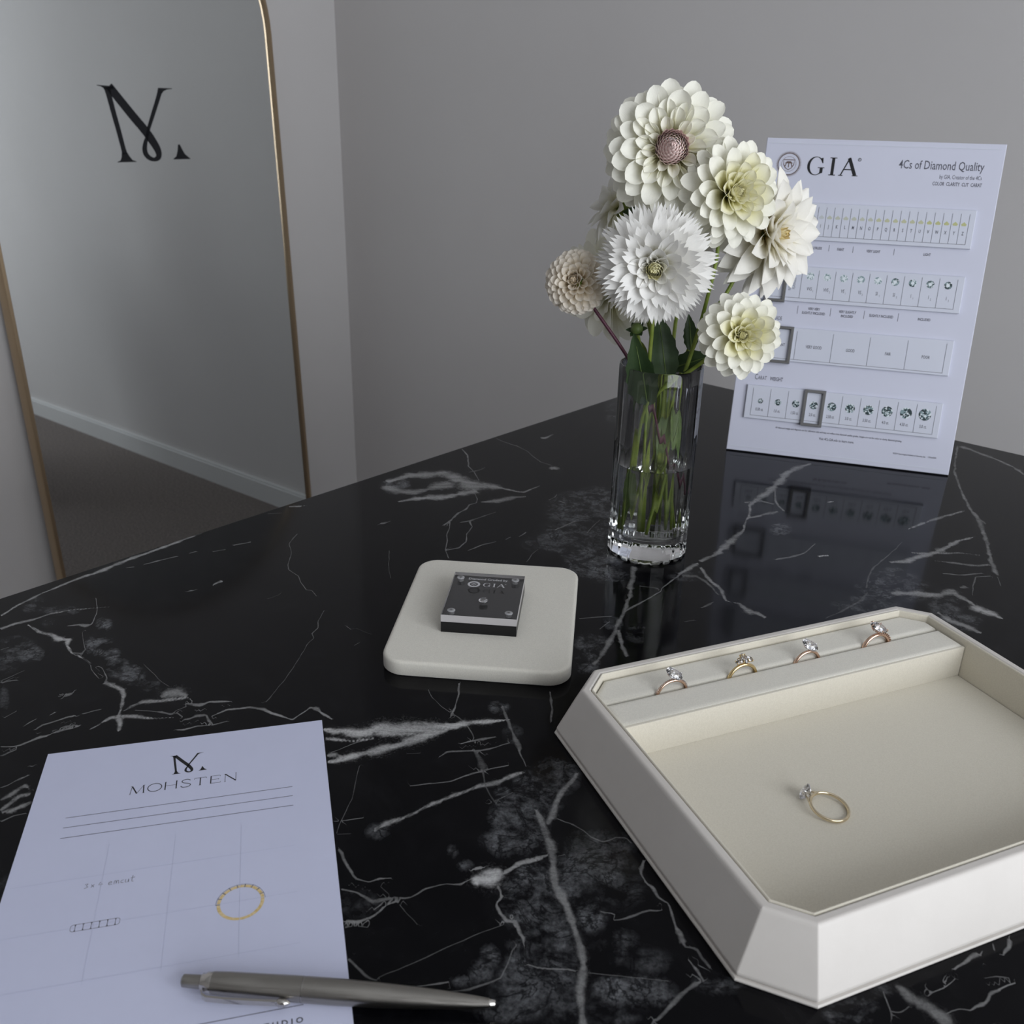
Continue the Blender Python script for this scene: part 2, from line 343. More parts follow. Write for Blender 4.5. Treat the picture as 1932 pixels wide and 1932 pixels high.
VEINS = [[80,8906,262,11,8749,180,12,8551,127,12,8352,93,17,8227,82,22,8171,92,17,8036,70,24,7947,62,22,7773,39,23,7542,29,21,7323,16,14,7199,10,7],
[70,8974,437,21,8878,433,16,8765,459,14,8635,472,14,8508,520,8,8384,620,6,8311,667,3],
[90,8826,499,3,8805,659,15,8771,744,19,8755,846,19,8720,895,17,8760,973,9,8779,1082,10,8751,1180,8,8752,1291,5],
[60,8752,1291,3,8780,1351,3,8795,1496,3],
[60,8736,1340,5,8724,1386,3,8751,1510,4,8786,1557,12,8761,1625,26],
[75,8789,1545,13,8772,1614,23,8761,1708,26,8774,1775,18,8831,1854,12,8892,1943,13,8918,2010,13,8969,2087,11],
[80,8642,713,6,8580,756,13,8555,802,22,8522,810,9,8485,770,4,8427,698,3,8383,607,2,8320,462,2],
[50,8607,863,2,8651,977,2,8686,1061,2,8695,1098,3,8732,1130,9,8775,1074,8],
[75,8863,1917,5,8797,1908,11,8725,1914,22,8662,1970,18,8584,2031,14,8510,2068,7],
[60,8636,1938,7,8576,1939,45,8532,1985,44,8517,2050,13],
[65,8567,2107,6,8520,2175,14,8504,2192,16,8453,2195,14,8404,2246,10,8364,2288,3],
[60,8517,2080,3,8521,2116,3,8544,2141,3],
[75,9083,1956,4,8991,1942,6,8933,1938,21,8896,1958,20,8848,2007,15,8801,2072,13,8738,2140,7,8677,2194,3],
[60,8806,1957,3,8753,2030,5,8707,2097,9,8676,2148,12,8648,2158,7,8645,2227,4],
[50,8676,2148,3,8635,2134,4,8580,2143,3,8567,2107,2],
[65,8659,2250,4,8617,2266,11,8577,2270,12,8545,2303,9,8557,2365,7,8556,2421,4],
[60,8734,2309,4,8700,2336,9,8634,2367,9,8562,2415,7,8478,2447,3],
[60,8524,2334,3,8431,2345,8,8360,2389,8,8298,2435,8],
[40,8520,1529,2,8526,1623,3,8540,1748,3,8538,1886,2],
[80,7644,900,3,7583,872,13,7544,881,22],
[60,7798,848,6,7776,856,9],
[60,7938,169,5,7887,195,7],
[60,7818,208,5,7726,220,10,7549,265,6],
[60,7469,276,7,7404,284,10],
[60,7326,379,6,7221,422,6],
[60,7147,391,10,6999,440,6],
[60,9294,1737,4,9234,1719,8,9165,1735,10,9101,1745,9,9061,1759,6],
[50,9327,1658,2,9275,1639,6,9235,1634,3],
[60,9177,1657,3,9126,1645,6],
[50,9363,1492,3,9281,1474,4],
[50,9037,1775,3,8985,1799,6,8934,1809,4],
[50,9231,1815,3,9154,1828,7,9086,1881,5],
[70,9034,1526,3,9003,1528,15,8983,1529,7],
[60,9234,1106,16,9192,1118,11,9142,1149,5],
[40,9226,1083,4,9146,1081,4,9074,1070,2],
[40,9082,713,5,9018,720,5],
[45,6633,570,4,6800,680,4,6897,846,3,7043,1007,3,7082,1076,4,7098,1219,3,7148,1322,3,7191,1442,4,7165,1481,3,7202,1589,3],
[40,7286,1784,3,7414,1877,4,7466,1953,4,7544,1989,4,7571,2044,3,7673,2091,3],
[30,7480,1354,3,7380,1360,3,7343,1348,3],
[70,6355,40,8,6310,75,18,6278,96,13,6223,136,6],
[50,6577,43,6,6472,123,7],
[50,6030,902,6,5994,904,13,5960,922,6],
[35,6315,1361,3,6427,1491,2,6526,1598,3,6630,1745,2],
[50,7314,2055,2,7325,2140,3],
[40,7446,2314,2,7394,2307,3],
[20,7290,2133,2,7268,2282,2],
[60,4147,19,6,4248,207,9,4464,432,7,4555,604,6,4676,785,4],
[40,4596,562,6,4460,593,9,4369,578,5],
[70,5329,189,45,5212,207,46,5062,230,50,4929,311,72,4788,425,87,4790,574,98,4816,745,116,4793,864,115,4704,952,67,4664,1087,30,4637,1231,22,4597,1294,21,4481,1292,12,4359,1293,6],
[60,5436,275,39,5414,437,59,5323,574,66,5191,612,43,5042,617,74,4948,663,115],
[70,5588,635,9,5414,710,46,5307,772,57,5213,866,62,5024,917,52,4889,958,59],
[55,5060,1174,9,4934,1255,45,4831,1291,51,4734,1318,31,4660,1383,8],
[55,4931,963,4,5022,1100,4,5098,1158,6,5172,1150,8,5273,1200,9,5386,1214,12,5547,1279,11,5669,1315,8],
[50,5547,1279,6,5658,1385,5,5768,1467,5,5885,1591,5,5982,1672,4,6082,1814,4],
[50,5520,1366,7,5425,1400,12,5499,1505,5,5641,1575,5,5753,1687,6,5876,1726,8,5987,1685,7],
[40,5425,1400,8,5308,1415,7,5124,1433,4],
[50,5875,1815,4,5686,1827,10,5580,1861,3],
[50,5497,1889,5,5427,1885,7],
[50,5380,1932,4,5253,1908,8],
[50,5065,2058,6,4907,2059,10,4764,2062,6],
[50,4578,1586,4,4478,1573,7,4410,1549,4],
[50,4521,1665,7,4527,1748,7],
[50,4908,2292,3,4593,2192,5],
[40,5689,2295,3,5551,2229,4,5435,2206,4],
[40,3636,35,8,3666,160,9,3666,371,9,3711,561,6,3799,730,7,3856,868,9,3858,1028,8],
[60,3940,1080,8,3911,1082,44,3888,1114,11],
[55,3263,367,12,3254,407,34,3082,385,7],
[50,6024,901,5,5991,914,19,5958,928,5],
[35,6313,1356,3,6532,1609,2],
[70,8522,2336,3,8426,2345,8,8367,2387,9,8317,2417,14,8273,2494,12,8262,2569,10,8238,2648,5,8217,2706,6,8122,2687,5,8073,2682,12,8051,2714,14,8059,2798,10,8055,2865,5],
[35,7673,2095,2,7813,2197,3,7962,2298,3,8109,2387,3,8230,2445,4],
[100,8146,2910,23,8121,2974,35,8073,3014,32,8031,3086,45,7960,3122,53,7886,3180,66,7820,3249,66,7745,3307,59,7670,3366,53,7594,3426,33,7519,3465,24,7459,3518,22,7400,3573,16,7326,3626,4],
[80,8198,2986,16,8144,3042,16,8087,3129,13,8010,3182,13],
[90,8316,3164,18,8244,3204,27,8151,3232,30,8082,3268,31,7999,3311,31,7925,3343,30,7856,3359,48,7756,3389,37,7649,3426,31,7576,3454,19],
[60,8283,3121,18,8244,3144,18,8234,3180,7],
[50,8253,3108,2,8161,3124,4,8065,3152,6],
[60,7265,3128,7,7350,3214,6,7449,3279,6,7507,3320,7,7566,3358,3],
[45,7444,3031,2,7497,3125,3,7521,3234,3,7531,3385,4,7549,3472,5,7596,3574,6,7640,3639,4],
[60,7704,3572,4,7634,3600,12,7577,3632,11,7508,3675,4],
[50,7866,3572,2,7795,3576,7,7706,3650,5,7649,3701,6,7577,3740,6,7496,3770,5],
[55,8143,3632,3,8061,3693,7,7960,3767,4,7886,3787,5,7796,3823,8,7738,3850,8,7641,3904,5],
[65,8490,3755,9,8408,3763,14,8370,3782,15,8279,3804,11,8195,3817,13,8101,3840,14,7982,3872,14,7881,3905,16,7811,3939,18,7712,3968,16,7621,4006,8],
[45,7264,3491,9,7318,3575,9,7391,3675,10,7446,3767,17,7495,3843,16,7538,3887,6,7595,3983,2],
[30,7677,3654,4,7717,3736,16,7752,3801,19,7786,3834,7,7860,3920,4,7897,3991,5,7929,4080,3],
[40,7961,4032,2,7868,4053,3,7788,4067,3],
[35,8205,3305,2,8302,3394,2,8418,3493,2,8531,3569,2,8626,3640,2],
[50,8585,3560,2,8538,3598,3,8458,3653,3],
[35,8633,3643,2,8579,3693,2],
[35,7971,3418,2,7909,3474,2],
[50,6939,3596,5,7012,3668,8,7083,3739,9,7183,3813,6],
[40,7789,4360,3,7774,4420,3,7764,4474,4,7767,4513,3],
[50,7805,4229,8,7845,4298,16,7907,4385,21,7951,4456,20,8019,4527,19,8077,4575,21,8129,4641,23,8167,4704,23,8204,4764,19,8247,4829,15,8286,4881,15,8322,4935,16,8374,4991,19,8418,5030,18,8468,5062,21,8516,5093,21,8559,5127,19,8619,5190,20],
[50,7425,4204,7,7528,4236,17,7619,4260,20,7710,4296,18,7785,4329,17,7852,4352,19],
[75,8209,4424,8,8160,4427,11,8109,4446,12,8060,4469,9,8015,4496,6],
[40,7990,4530,4,7953,4554,3],
[45,7796,4387,3,7767,4440,4,7765,4504,4,7775,4568,4,7763,4631,5,7721,4654,4,7694,4660,4,7663,4700,4,7671,4750,3],
[60,7713,4849,10,7780,4875,10,7808,4899,5,7832,4940,5,7833,4978,8,7868,5031,6,7869,5087,4,7909,5137,5,7958,5193,8,7993,5238,14,8019,5266,17],
[35,8026,5271,6,7998,5323,6,8020,5366,11,8046,5425,7],
[45,8069,5324,3,8093,5375,7,8118,5433,3],
[55,8117,4966,3,8079,4994,7,8026,5020,8,7968,5051,7,7915,5094,2],
[60,8122,4888,2,8097,4927,3,8088,4960,3],
[45,8433,5388,3,8342,5396,9,8244,5401,12,8155,5414,12,8115,5425,5],
[55,8556,4842,2,8543,4887,3,8470,4970,4,8446,5022,3],
[40,8417,5053,2,8361,5133,2,8289,5230,2,8214,5331,2],
[60,8438,4651,4,8462,4707,6,8464,4739,8,8493,4765,3],
[50,8684,3725,8,8707,3801,10,8740,3894,13,8747,3943,9,8724,4004,4,8675,4025,6,8627,4066,2],
[50,8837,3945,4,8803,4011,6,8782,4104,12,8734,4143,12,8689,4185,8,8646,4212,3,8570,4221,6,8531,4244,4,8487,4271,3,8439,4322,6,8380,4335,2],
[60,8942,4107,8,8908,4142,9,8852,4168,7,8802,4175,7,8755,4167,5,8714,4176,6,8669,4200,5],
[40,8967,4129,4,8927,4155,3,8893,4208,2,8864,4178,2],
[95,8397,4379,14,8359,4369,27,8320,4385,48,8279,4391,45,8248,4405,13],
[70,8328,4302,9,8291,4321,11],
[80,8250,4416,10,8199,4431,12,8133,4442,14,8083,4469,13,8023,4495,6],
[60,8323,4444,7,8348,4490,7,8359,4509,5,8409,4521,7,8437,4572,10,8444,4621,11,8429,4648,10,8457,4707,11,8478,4749,6],
[40,9033,4437,2,8879,4486,2,8729,4531,2,8569,4589,2,8462,4630,2],
[30,8702,4057,2,8709,4170,2,8723,4270,2,8738,4366,2],
[45,9058,4271,6,9061,4348,7,9060,4399,7,9045,4444,4],
[50,8961,4577,3,8896,4631,5,8844,4666,3],
[40,8877,4699,3,8818,4752,5,8748,4778,5,8682,4809,4,8616,4779,4,8548,4749,4,8515,4742,2],
[50,8565,4834,2,8544,4886,3,8472,4968,3,8443,5018,3],
[55,4702,3282,26,4604,3288,26,4454,3297,35,4195,3262,37,4066,3239,32,3923,3226,13,3651,3116,11,3487,3051,16,3355,2977,18,3105,2950,34,2866,2933,44,2642,2891,36,2363,2822,40,2154,2814,46,1885,2857,21],
[50,2798,2935,8,3123,3117,11,3266,3272,13],
[50,3627,3112,16,3450,3175,20,3301,3237,27],
[40,3332,2909,16,3185,2994,18,3169,3132,17],
[60,5013,3281,13,4873,3290,19,4740,3289,20],
[60,4786,3334,12,4908,3475,15,5012,3663,17,5138,3776,8,5104,3869,13,5157,3987,39,5144,4037,25,5158,4116,16],
[35,5020,3318,30,4941,3398,21,4987,3523,12,5097,3699,7],
[50,4241,3700,9,4102,3771,19,3939,3815,8,3716,3794,4],
[95,3936,3924,12,3854,3978,12],
[90,2761,3465,10,2720,3481,10],
[45,167,3748,13,609,3881,9,1067,4028,16,1538,4249,11,1915,4441,17,2122,4587,23,2382,4717,27,2671,4845,17,2947,4960,19,3113,5025,26,3248,5113,9],
[50,170,3788,54,242,3962,37,347,4215,25,459,4408,24,633,4564,16],
[40,2134,4576,12,2235,4700,12],
[50,2859,4239,7,2586,4293,21,2345,4364,19,2051,4454,8],
[65,3626,4392,21,3489,4484,33,3264,4545,32,3136,4601,33,2944,4621,34,2796,4644,24,2588,4723,7],
[50,3314,4446,14,3204,4581,14,3036,4726,12,2952,4884,8],
[50,3332,4642,9,3247,4797,18,3184,4930,17,3077,4993,14],
[45,3523,4781,8,3424,4913,9,3289,5005,8],
[45,3288,5072,7,3396,4985,7,3582,5032,5,3741,5077,2],
[40,3258,5103,4,3429,5188,3],
[30,3155,4308,4,3335,4327,5,3799,4331,8,4015,4379,9,4202,4445,9],
[60,4152,4619,13,4079,4672,49,3997,4776,51,3915,4880,46,3792,4943,42,3855,5082,26,3884,5131,17],
[70,3928,5145,29,3938,5211,51,3934,5272,43,3963,5355,8],
[50,4195,4968,17,4257,5091,38,4264,5193,35,4288,5311,18],
[25,4870,4428,5,4653,4464,14,4426,4500,13,4249,4479,7],
[40,3677,4957,10,3616,4990,24],
[40,5367,3697,5,5274,3715,14,5211,3721,5],
[45,5150,2950,20,5297,3050,24,5462,3150,24,5607,3231,19,5727,3301,19,5840,3345,14,5944,3393,16,6045,3440,18,6159,3493,27,6263,3528,18,6395,3576,18,6515,3606,14],
[55,5819,3340,9,5669,3333,8,5495,3346,7,5358,3343,5,5317,3327,5,5190,3310,6,5026,3294,9,4857,3278,14,4756,3285,23],
[50,6033,3453,14,6117,3537,18,6212,3627,18,6284,3711,16],
[50,6106,3164,4,6022,3224,6,5913,3309,6],
[40,6125,3358,5,5970,3341,6],
[50,5396,3174,4,5322,3307,5],
[40,5355,3693,3,5298,3711,10,5232,3724,4],
[35,5621,3724,3,5541,3767,4],
[70,9486,1751,4,9441,1794,5,9407,1817,8,9355,1827,14,9297,1826,15,9237,1835,13,9173,1854,8,9097,1878,7],
[50,9520,1839,6,9471,1839,7,9422,1839,6],
[50,9173,1854,4,9110,1817,3],
[50,9625,2108,5,9575,2114,4,9519,2106,7,9478,2108,4],
[60,9660,2200,15,9616,2202,17,9563,2186,13,9527,2184,12,9513,2264,3],
[60,9695,2289,13,9642,2269,16,9581,2244,20,9534,2271,5],
[65,9703,2310,7,9654,2326,18,9598,2328,15,9547,2331,5],
[40,9727,2370,7,9663,2377,7,9605,2401,3],
[50,9450,2040,2,9430,2051,4],
[45,7584,6030,12,7591,6068,23,7605,6105,33,7600,6147,38,7601,6190,41,7612,6228,33,7629,6242,24],
[50,7650,5998,2,7683,6029,3,7724,6059,3,7769,6082,2],
[45,7726,6064,2,7699,6089,2,7637,6108,3],
[55,7547,6144,2,7491,6159,3,7445,6178,2,7375,6197,2],
[50,7506,6120,2,7526,6137,10],
[45,7448,6174,2,7421,6156,2,7381,6160,3],
[55,7348,6175,6,7283,6193,10,7222,6208,11,7173,6228,13],
[50,7114,6307,4,7049,6310,10,6995,6298,8],
[55,7578,6229,2,7521,6260,3,7490,6296,4,7439,6318,10,7388,6335,9,7341,6333,8,7294,6352,6,7219,6394,5],
[35,7294,6284,2,7244,6320,4,7218,6364,3],
[40,7073,6250,2,7115,6272,5],
[63,5739,6534,2,5767,6928,3,5874,7309,2,6171,7570,2],
[60,381,6767,2,574,6646,2,777,6545,4,973,6430,4,1190,6363,2,1396,6268,2],
[47,5524,6823,5,5455,7027,11,5467,7241,15,5442,7454,13,5338,7642,9],
[49,10021,6074,9,10168,6195,17,10353,6243,12,10504,6360,7],
[36,881,4888,2,1055,4931,4,1232,4956,4,1407,4991,3],
[35,748,6451,2,781,6634,3,840,6811,3,955,6957,4,1092,7083,4,1232,7205,3,1363,7337,4,1506,7455,2],
[46,7134,7214,2,7280,7489,4,7425,7764,2],
[46,2322,5713,6,2494,5841,7,2696,5910,7,2909,5936,4],
[72,10248,2921,4,10324,3161,8,10430,3389,6,10486,3634,5,10471,3886,4],
[61,9748,7741,2,9981,7812,3,10157,7980,2],
[36,466,6391,2,722,6464,7,984,6413,7,1241,6344,4],
[36,4658,6289,2,4862,6508,2,5069,6725,2,5149,7014,2,5288,7279,2,5413,7551,2,5285,7822,2],
[68,2409,7114,3,2149,7400,6,1893,7688,7,1609,7949,4],
[58,791,5426,2,945,5573,8,1071,5743,5,1209,5904,8,1290,6100,5,1345,6305,3],
[43,9889,2367,4,10134,2585,6,10414,2757,5,10571,3046,8,10737,3329,3],
[48,10381,3157,2,10459,3311,5,10573,3442,3,10688,3571,4,10812,3692,3,10905,3838,4,11000,3983,2],
[58,9725,4758,4,9626,4921,7,9604,5111,11,9511,5278,9,9395,5430,6],
[39,2957,6544,5,2808,6887,20,2698,7245,14,2621,7612,17,2431,7935,7],
[57,8322,6449,2,8422,6715,2,8385,6996,3,8410,7279,2],
[61,464,5112,2,768,5363,6,1092,5586,5,1424,5799,5,1722,6056,6,2023,6310,2],
[48,9860,2307,2,10223,2433,3,10558,2621,2,10816,2905,2],
[74,1620,6795,2,1775,6962,3,1904,7150,3,2025,7344,5,2112,7555,4,2286,7702,5,2492,7800,2],
[35,10599,920,2,10780,1001,3,10977,986,2],
[36,9756,5732,2,9705,5891,4,9702,6057,3,9615,6200,3,9526,6342,4,9445,6487,2],
[51,8031,6018,2,8163,6160,3,8309,6287,5,8437,6433,2],
[43,4180,6966,2,4382,6885,3,4527,6721,4,4718,6615,5,4936,6600,4,5145,6535,6,5321,6406,4,5524,6325,3],
[61,9537,4636,4,9419,4854,8,9348,5091,5,9300,5334,6,9147,5529,8,8972,5704,2],
[36,6014,6447,3,5890,6578,7,5790,6728,8,5634,6820,8,5455,6845,5],
[64,2600,5297,2,2575,5575,4,2677,5833,3,2765,6098,5,2755,6376,3,2819,6647,4,2771,6921,4,2816,7195,2],
[55,369,7579,2,565,7348,2,831,7204,2,1130,7159,3,1397,7016,2,1576,6773,2,1676,6488,2],
[56,9677,6390,2,9859,6039,2,10126,5749,2,10434,5501,3,10773,5299,2,11077,5047,2],
[52,10069,6053,3,10257,6056,9,10421,5965,8,10550,5830,7,10681,5695,5,10770,5530,4,10907,5402,5,10976,5228,4],
[71,4668,7551,2,4876,7697,3,5081,7848,2],
[61,10423,6745,5,10519,7016,10,10608,7289,8,10711,7557,10,10916,7760,5],
[38,997,6154,2,1073,6318,4,1101,6496,4,1100,6677,3,1106,6857,4,1040,7025,3,949,7180,2],
[65,9466,979,5,9691,1300,11,10025,1507,8,10344,1734,9,10689,1920,6],
[64,10769,1380,2,10837,1751,3,10900,2123,2],
[57,3908,5778,2,3799,6091,3,3637,6381,2,3433,6642,3,3357,6965,2],
[43,8922,6089,2,8751,6358,4,8538,6596,4,8228,6676,4,7910,6658,3,7593,6619,4,7273,6611,5,6955,6582,2],
[51,7988,6213,2,7970,6401,4,7936,6587,4,7879,6767,4,7806,6941,4,7789,7129,4,7791,7318,5,7778,7507,2],
[67,9651,7783,2,9820,7801,2,9985,7841,3,10153,7857,2],
[51,8331,7286,5,8635,7248,7,8939,7212,10,9242,7166,5],
[40,3286,7088,2,3504,7151,3,3728,7189,3,3936,7098,3,4139,6995,3,4311,6846,2],
[47,10943,2231,2,10977,2393,5,11069,2531,2],
[60,2801,7662,2,2978,7798,8,3114,7975,4],
[58,9322,5076,2,9637,5030,3,9939,4932,5,10243,4839,3,10557,4793,2],
[50,8607,5179,19,8754,5303,20,8916,5399,18,9036,5542,16,9188,5693,12,9344,5783,7],
[45,8412,5386,6,8589,5398,9,8757,5422,8,8907,5465,4],
[45,7510,6380,30,7601,6466,40,7679,6601,36,7683,6744,20]]
CLOUDS = [[50,8982,734,-65,66,40,98],[55,8969,887,-52,54,40,95],[40,9114,919,-40,41,37,93],[80,8599,1102,-54,56,53,110],[60,8460,873,-31,32,37,76],[80,8592,1251,-30,30,45,91],[60,8652,1460,-46,47,44,85],[70,8632,1590,-46,47,43,83],[50,8640,1771,-33,34,28,53],[70,8591,1801,-19,20,25,46],[45,8678,252,-52,52,40,95],[35,8570,471,-77,78,25,56],[30,9294,1316,-16,17,53,137],[30,8699,578,-37,38,23,53],[60,5335,328,-80,79,110,125],[55,4543,1885,-161,160,254,204],[50,4198,1828,-114,114,152,118],[45,4979,2220,-183,184,186,150],[35,5261,2237,-155,155,117,97],[45,4637,2168,-107,107,329,254],[50,5208,2610,-143,144,208,160],[35,5282,2395,-91,92,115,93],[25,1777,258,-70,67,504,375],[60,7285,3489,-34,35,41,38],[55,7884,4173,-69,71,82,74],[60,7957,4285,-71,75,79,71],[40,7962,4150,-43,45,59,54],[60,8120,4240,-42,44,34,33],[50,7537,4160,-67,69,94,78],[50,7681,4233,-45,47,73,61],[50,7689,4066,-41,43,57,51],[50,7832,4028,-25,27,23,22],[20,7419,3721,-33,35,57,52],[35,8476,3770,-33,34,31,36],[40,7946,4253,-56,59,107,96],[40,8018,4386,-54,57,74,64],[70,8134,4515,-52,55,49,42],[55,8328,4596,-54,58,94,84],[50,8316,4708,-72,76,62,53],[50,8425,4827,-87,91,52,44],[45,8639,4891,-62,66,77,69],[45,8494,4950,-59,63,66,55],[40,7953,4706,-115,121,94,73],[30,7785,4630,-99,104,71,54],[40,8119,4716,-42,44,54,44],[65,8151,4869,-40,43,72,56],[25,7974,4843,-94,98,84,63],[70,8419,5176,-50,52,49,37],[45,8348,5271,-83,87,56,40],[45,8281,5057,-48,50,42,32],[25,8196,5202,-56,59,43,29],[40,8166,5066,-31,32,38,27],[40,8613,5049,-81,87,61,52],[35,8506,5241,-72,77,37,28],[35,8078,5486,-63,66,37,22],[50,7566,4145,-60,63,108,91],[50,8070,4295,-61,64,75,69],[60,8146,4256,-23,24,27,26],[50,8336,4255,-23,24,18,19],[50,8318,4143,-14,15,25,27],[65,8139,4526,-49,52,46,39],[50,8253,4591,-66,69,55,48],[50,8328,4698,-72,76,58,51],[45,8390,4831,-74,78,61,51],[60,8643,4701,-24,25,35,33],[60,8712,4719,-28,29,34,33],[50,8798,4716,-35,37,14,14],[50,8582,4826,-36,38,55,50],[35,8659,4911,-77,82,49,43],[35,8567,4980,-70,74,60,50],[35,8769,4935,-76,80,36,33],[25,8835,4071,-51,54,41,50],[60,3655,3441,-55,56,104,54],[45,4114,4534,-117,119,171,71],[35,3875,4521,-110,112,151,61],[30,3987,4705,-117,119,145,55],[35,4452,4553,-141,144,106,45],[40,4027,4986,-76,77,167,58],[40,4247,5138,-109,112,106,36],[50,5354,2680,-113,114,141,109],[40,5429,2886,-104,106,85,65],[45,6302,3419,-66,67,77,60],[60,6520,3557,-46,48,83,66],[40,6001,3386,-38,38,70,52],[30,4991,3329,-83,85,74,48],[20,5982,3578,-49,50,84,59],[55,7865,5923,-45,48,38,17],[50,7771,5958,-39,42,29,13],[60,7859,5965,-39,41,28,13],[40,7650,5998,-28,29,25,10],[14,1851,5820,255,-37,-18,189],[29,500,6670,139,4,40,83],[24,9764,1042,168,16,-34,133],[16,4654,7736,123,9,-18,86],[13,9998,2751,134,-29,4,119],[18,10777,7570,194,-5,20,160],[28,8753,6161,376,53,-44,369],[18,299,7177,237,-4,-14,221],[18,8867,5973,185,-7,-47,161],[23,9373,7348,201,-39,25,126],[29,10954,2579,192,-49,-34,99],[30,2747,5808,152,-19,-25,113],[24,6211,7217,123,-31,6,81],[14,2771,7904,206,14,-58,131],[30,8526,7514,282,54,35,182],[18,5201,7362,252,63,10,225],[30,8443,7173,177,39,0,144],[18,5082,6782,204,40,20,175],[12,3625,5890,265,35,31,252],[25,9418,413,307,-74,-4,283],[19,7644,7746,142,-35,17,114],[22,361,6383,245,23,52,229],[19,9227,6349,305,59,2,240],[27,1789,5663,201,-60,-12,162],[23,571,7330,219,-28,-6,121],[24,9726,7837,351,93,-36,257]]


def table():
    t = empty('table', 'large table with a polished black marble top and white veins', 'table', (KT.x, KT.y, 0), 0)
    LA, LB, st = 1.5, 0.8, 0.0015
    ga = np.concatenate([np.arange(0, 1.12, st), [1.2, 1.35, LA]]); gb = np.concatenate([np.arange(0, LB, st), [LB]])
    na, nb = len(ga), len(gb)
    A, B = np.meshgrid(ga, gb, indexing='ij')
    key = np.full(A.shape, 9.0); pos = np.full(A.shape, 30.0); amp = np.zeros(A.shape); cld = np.zeros(A.shape)
    wpos = np.full(A.shape, 9.0); wamp = np.zeros(A.shape)
    rng = np.random.default_rng(5)
    def win(lo, hi, g): return max(0, int(np.searchsorted(g, lo)) - 1), min(len(g), int(np.searchsorted(g, hi)) + 1)
    for row in VEINS:
        am = (row[0] / 100) ** 1.35; P = np.array(row[1:], float).reshape(-1, 3) / 1e4
        pts = [P[0]]
        for p, q in zip(P[:-1], P[1:]):
            n = max(2, int(np.hypot(*(q - p)[:2]) / 0.004))
            for i in range(1, n + 1): pts.append(p + (q - p) * i / n)
        pts = np.array(pts)
        wob = rng.normal(size=(len(pts), 2)); wob = (wob + np.roll(wob, 1, 0)) / 2
        pts[1:-1, :2] += wob[1:-1] * (0.00028 + 0.10 * pts[1:-1, 2:3])
        pts[:, 2] = np.maximum(pts[:, 2] * (1 + .25 * rng.normal(size=len(pts))), .00022)
        broad = P[:, 2].mean() > .0011
        for k in range(len(pts) - 1):
            p, q = pts[k], pts[k + 1]; R = max(p[2], q[2]) * 2.0 + 0.0045
            i0, i1 = win(min(p[0], q[0]) - R, max(p[0], q[0]) + R, ga); j0, j1 = win(min(p[1], q[1]) - R, max(p[1], q[1]) + R, gb)
            if i1 <= i0 or j1 <= j0: continue
            a, b = A[i0:i1, j0:j1], B[i0:i1, j0:j1]
            dx, dy = q[0] - p[0], q[1] - p[1]; L2 = dx * dx + dy * dy + 1e-12
            tt = ((a - p[0]) * dx + (b - p[1]) * dy) / L2
            ok = np.ones(tt.shape, bool)
            if k == 0: ok &= tt >= 0
            if k == len(pts) - 2: ok &= tt <= 1
            tc = np.clip(tt, 0, 1)
            d = np.hypot(a - p[0] - tc * dx, b - p[1] - tc * dy); sg = np.sign((a - p[0]) * dy - (b - p[1]) * dx)
            wdt = p[2] + (q[2] - p[2]) * tc; kk = d - wdt
            if broad:
                r_ = d / np.maximum(wdt, .0007); W0, W1 = wpos[i0:i1, j0:j1], wamp[i0:i1, j0:j1]
                hit = ok & (r_ < W0) & (r_ < 2.6); W0[hit] = r_[hit]; W1[hit] = am; continue
            ok &= (kk < key[i0:i1, j0:j1]) & (d < R)
            key[i0:i1, j0:j1][ok] = kk[ok]; pos[i0:i1, j0:j1][ok] = (sg * d / wdt)[ok]; amp[i0:i1, j0:j1][ok] = (am * (d < 2 * wdt + .0016))[ok]
    for s, ca, cb, xa, xb, ya, yb in CLOUDS:
        D = np.linalg.inv(np.array([[xa, ya], [xb, yb]], float) / 1e4)
        e = 2.2 * max(abs(xa) + abs(ya), abs(xb) + abs(yb)) / 1e4
        i0, i1 = win(ca / 1e4 - e, ca / 1e4 + e, ga); j0, j1 = win(cb / 1e4 - e, cb / 1e4 + e, gb)
        if i1 <= i0 or j1 <= j0: continue
        a, b = A[i0:i1, j0:j1] - ca / 1e4, B[i0:i1, j0:j1] - cb / 1e4
        r2_ = (D[0, 0] * a + D[0, 1] * b) ** 2 + (D[1, 0] * a + D[1, 1] * b) ** 2
        cld[i0:i1, j0:j1] = np.maximum(cld[i0:i1, j0:j1], s / 100 * np.clip(1.5 - r2_ * .75, 0, 1))
    co = np.zeros((na * nb, 3))
    co[:, 0] = (-M_.x * A + E_.x * B).ravel(); co[:, 1] = (-M_.y * A + E_.y * B).ravel(); co[:, 2] = T
    I = np.arange(na * nb).reshape(na, nb)
    q = np.stack([I[:-1, :-1], I[:-1, 1:], I[1:, 1:], I[1:, :-1]], -1).reshape(-1, 4)
    me = bpy.data.meshes.new('table_top'); me.vertices.add(len(co)); me.vertices.foreach_set('co', co.ravel())
    me.loops.add(q.size); me.loops.foreach_set('vertex_index', q.ravel().astype(np.int32))
    me.polygons.add(len(q)); me.polygons.foreach_set('loop_start', np.arange(0, q.size, 4, dtype=np.int32))
    me.update(calc_edges=True)
    if me.polygons[0].normal.z < 0: me.flip_normals()
    for nme, arr in (('vein_amp', amp), ('vein_pos', pos), ('band_amp', wamp), ('band_pos', wpos), ('cloud', cld)):
        at = me.attributes.new(nme, 'FLOAT', 'POINT'); at.data.foreach_set('value', arr.ravel().astype(np.float32))
    me.materials.append(marble)
    link(bpy.data.objects.new('table_top', me), t)
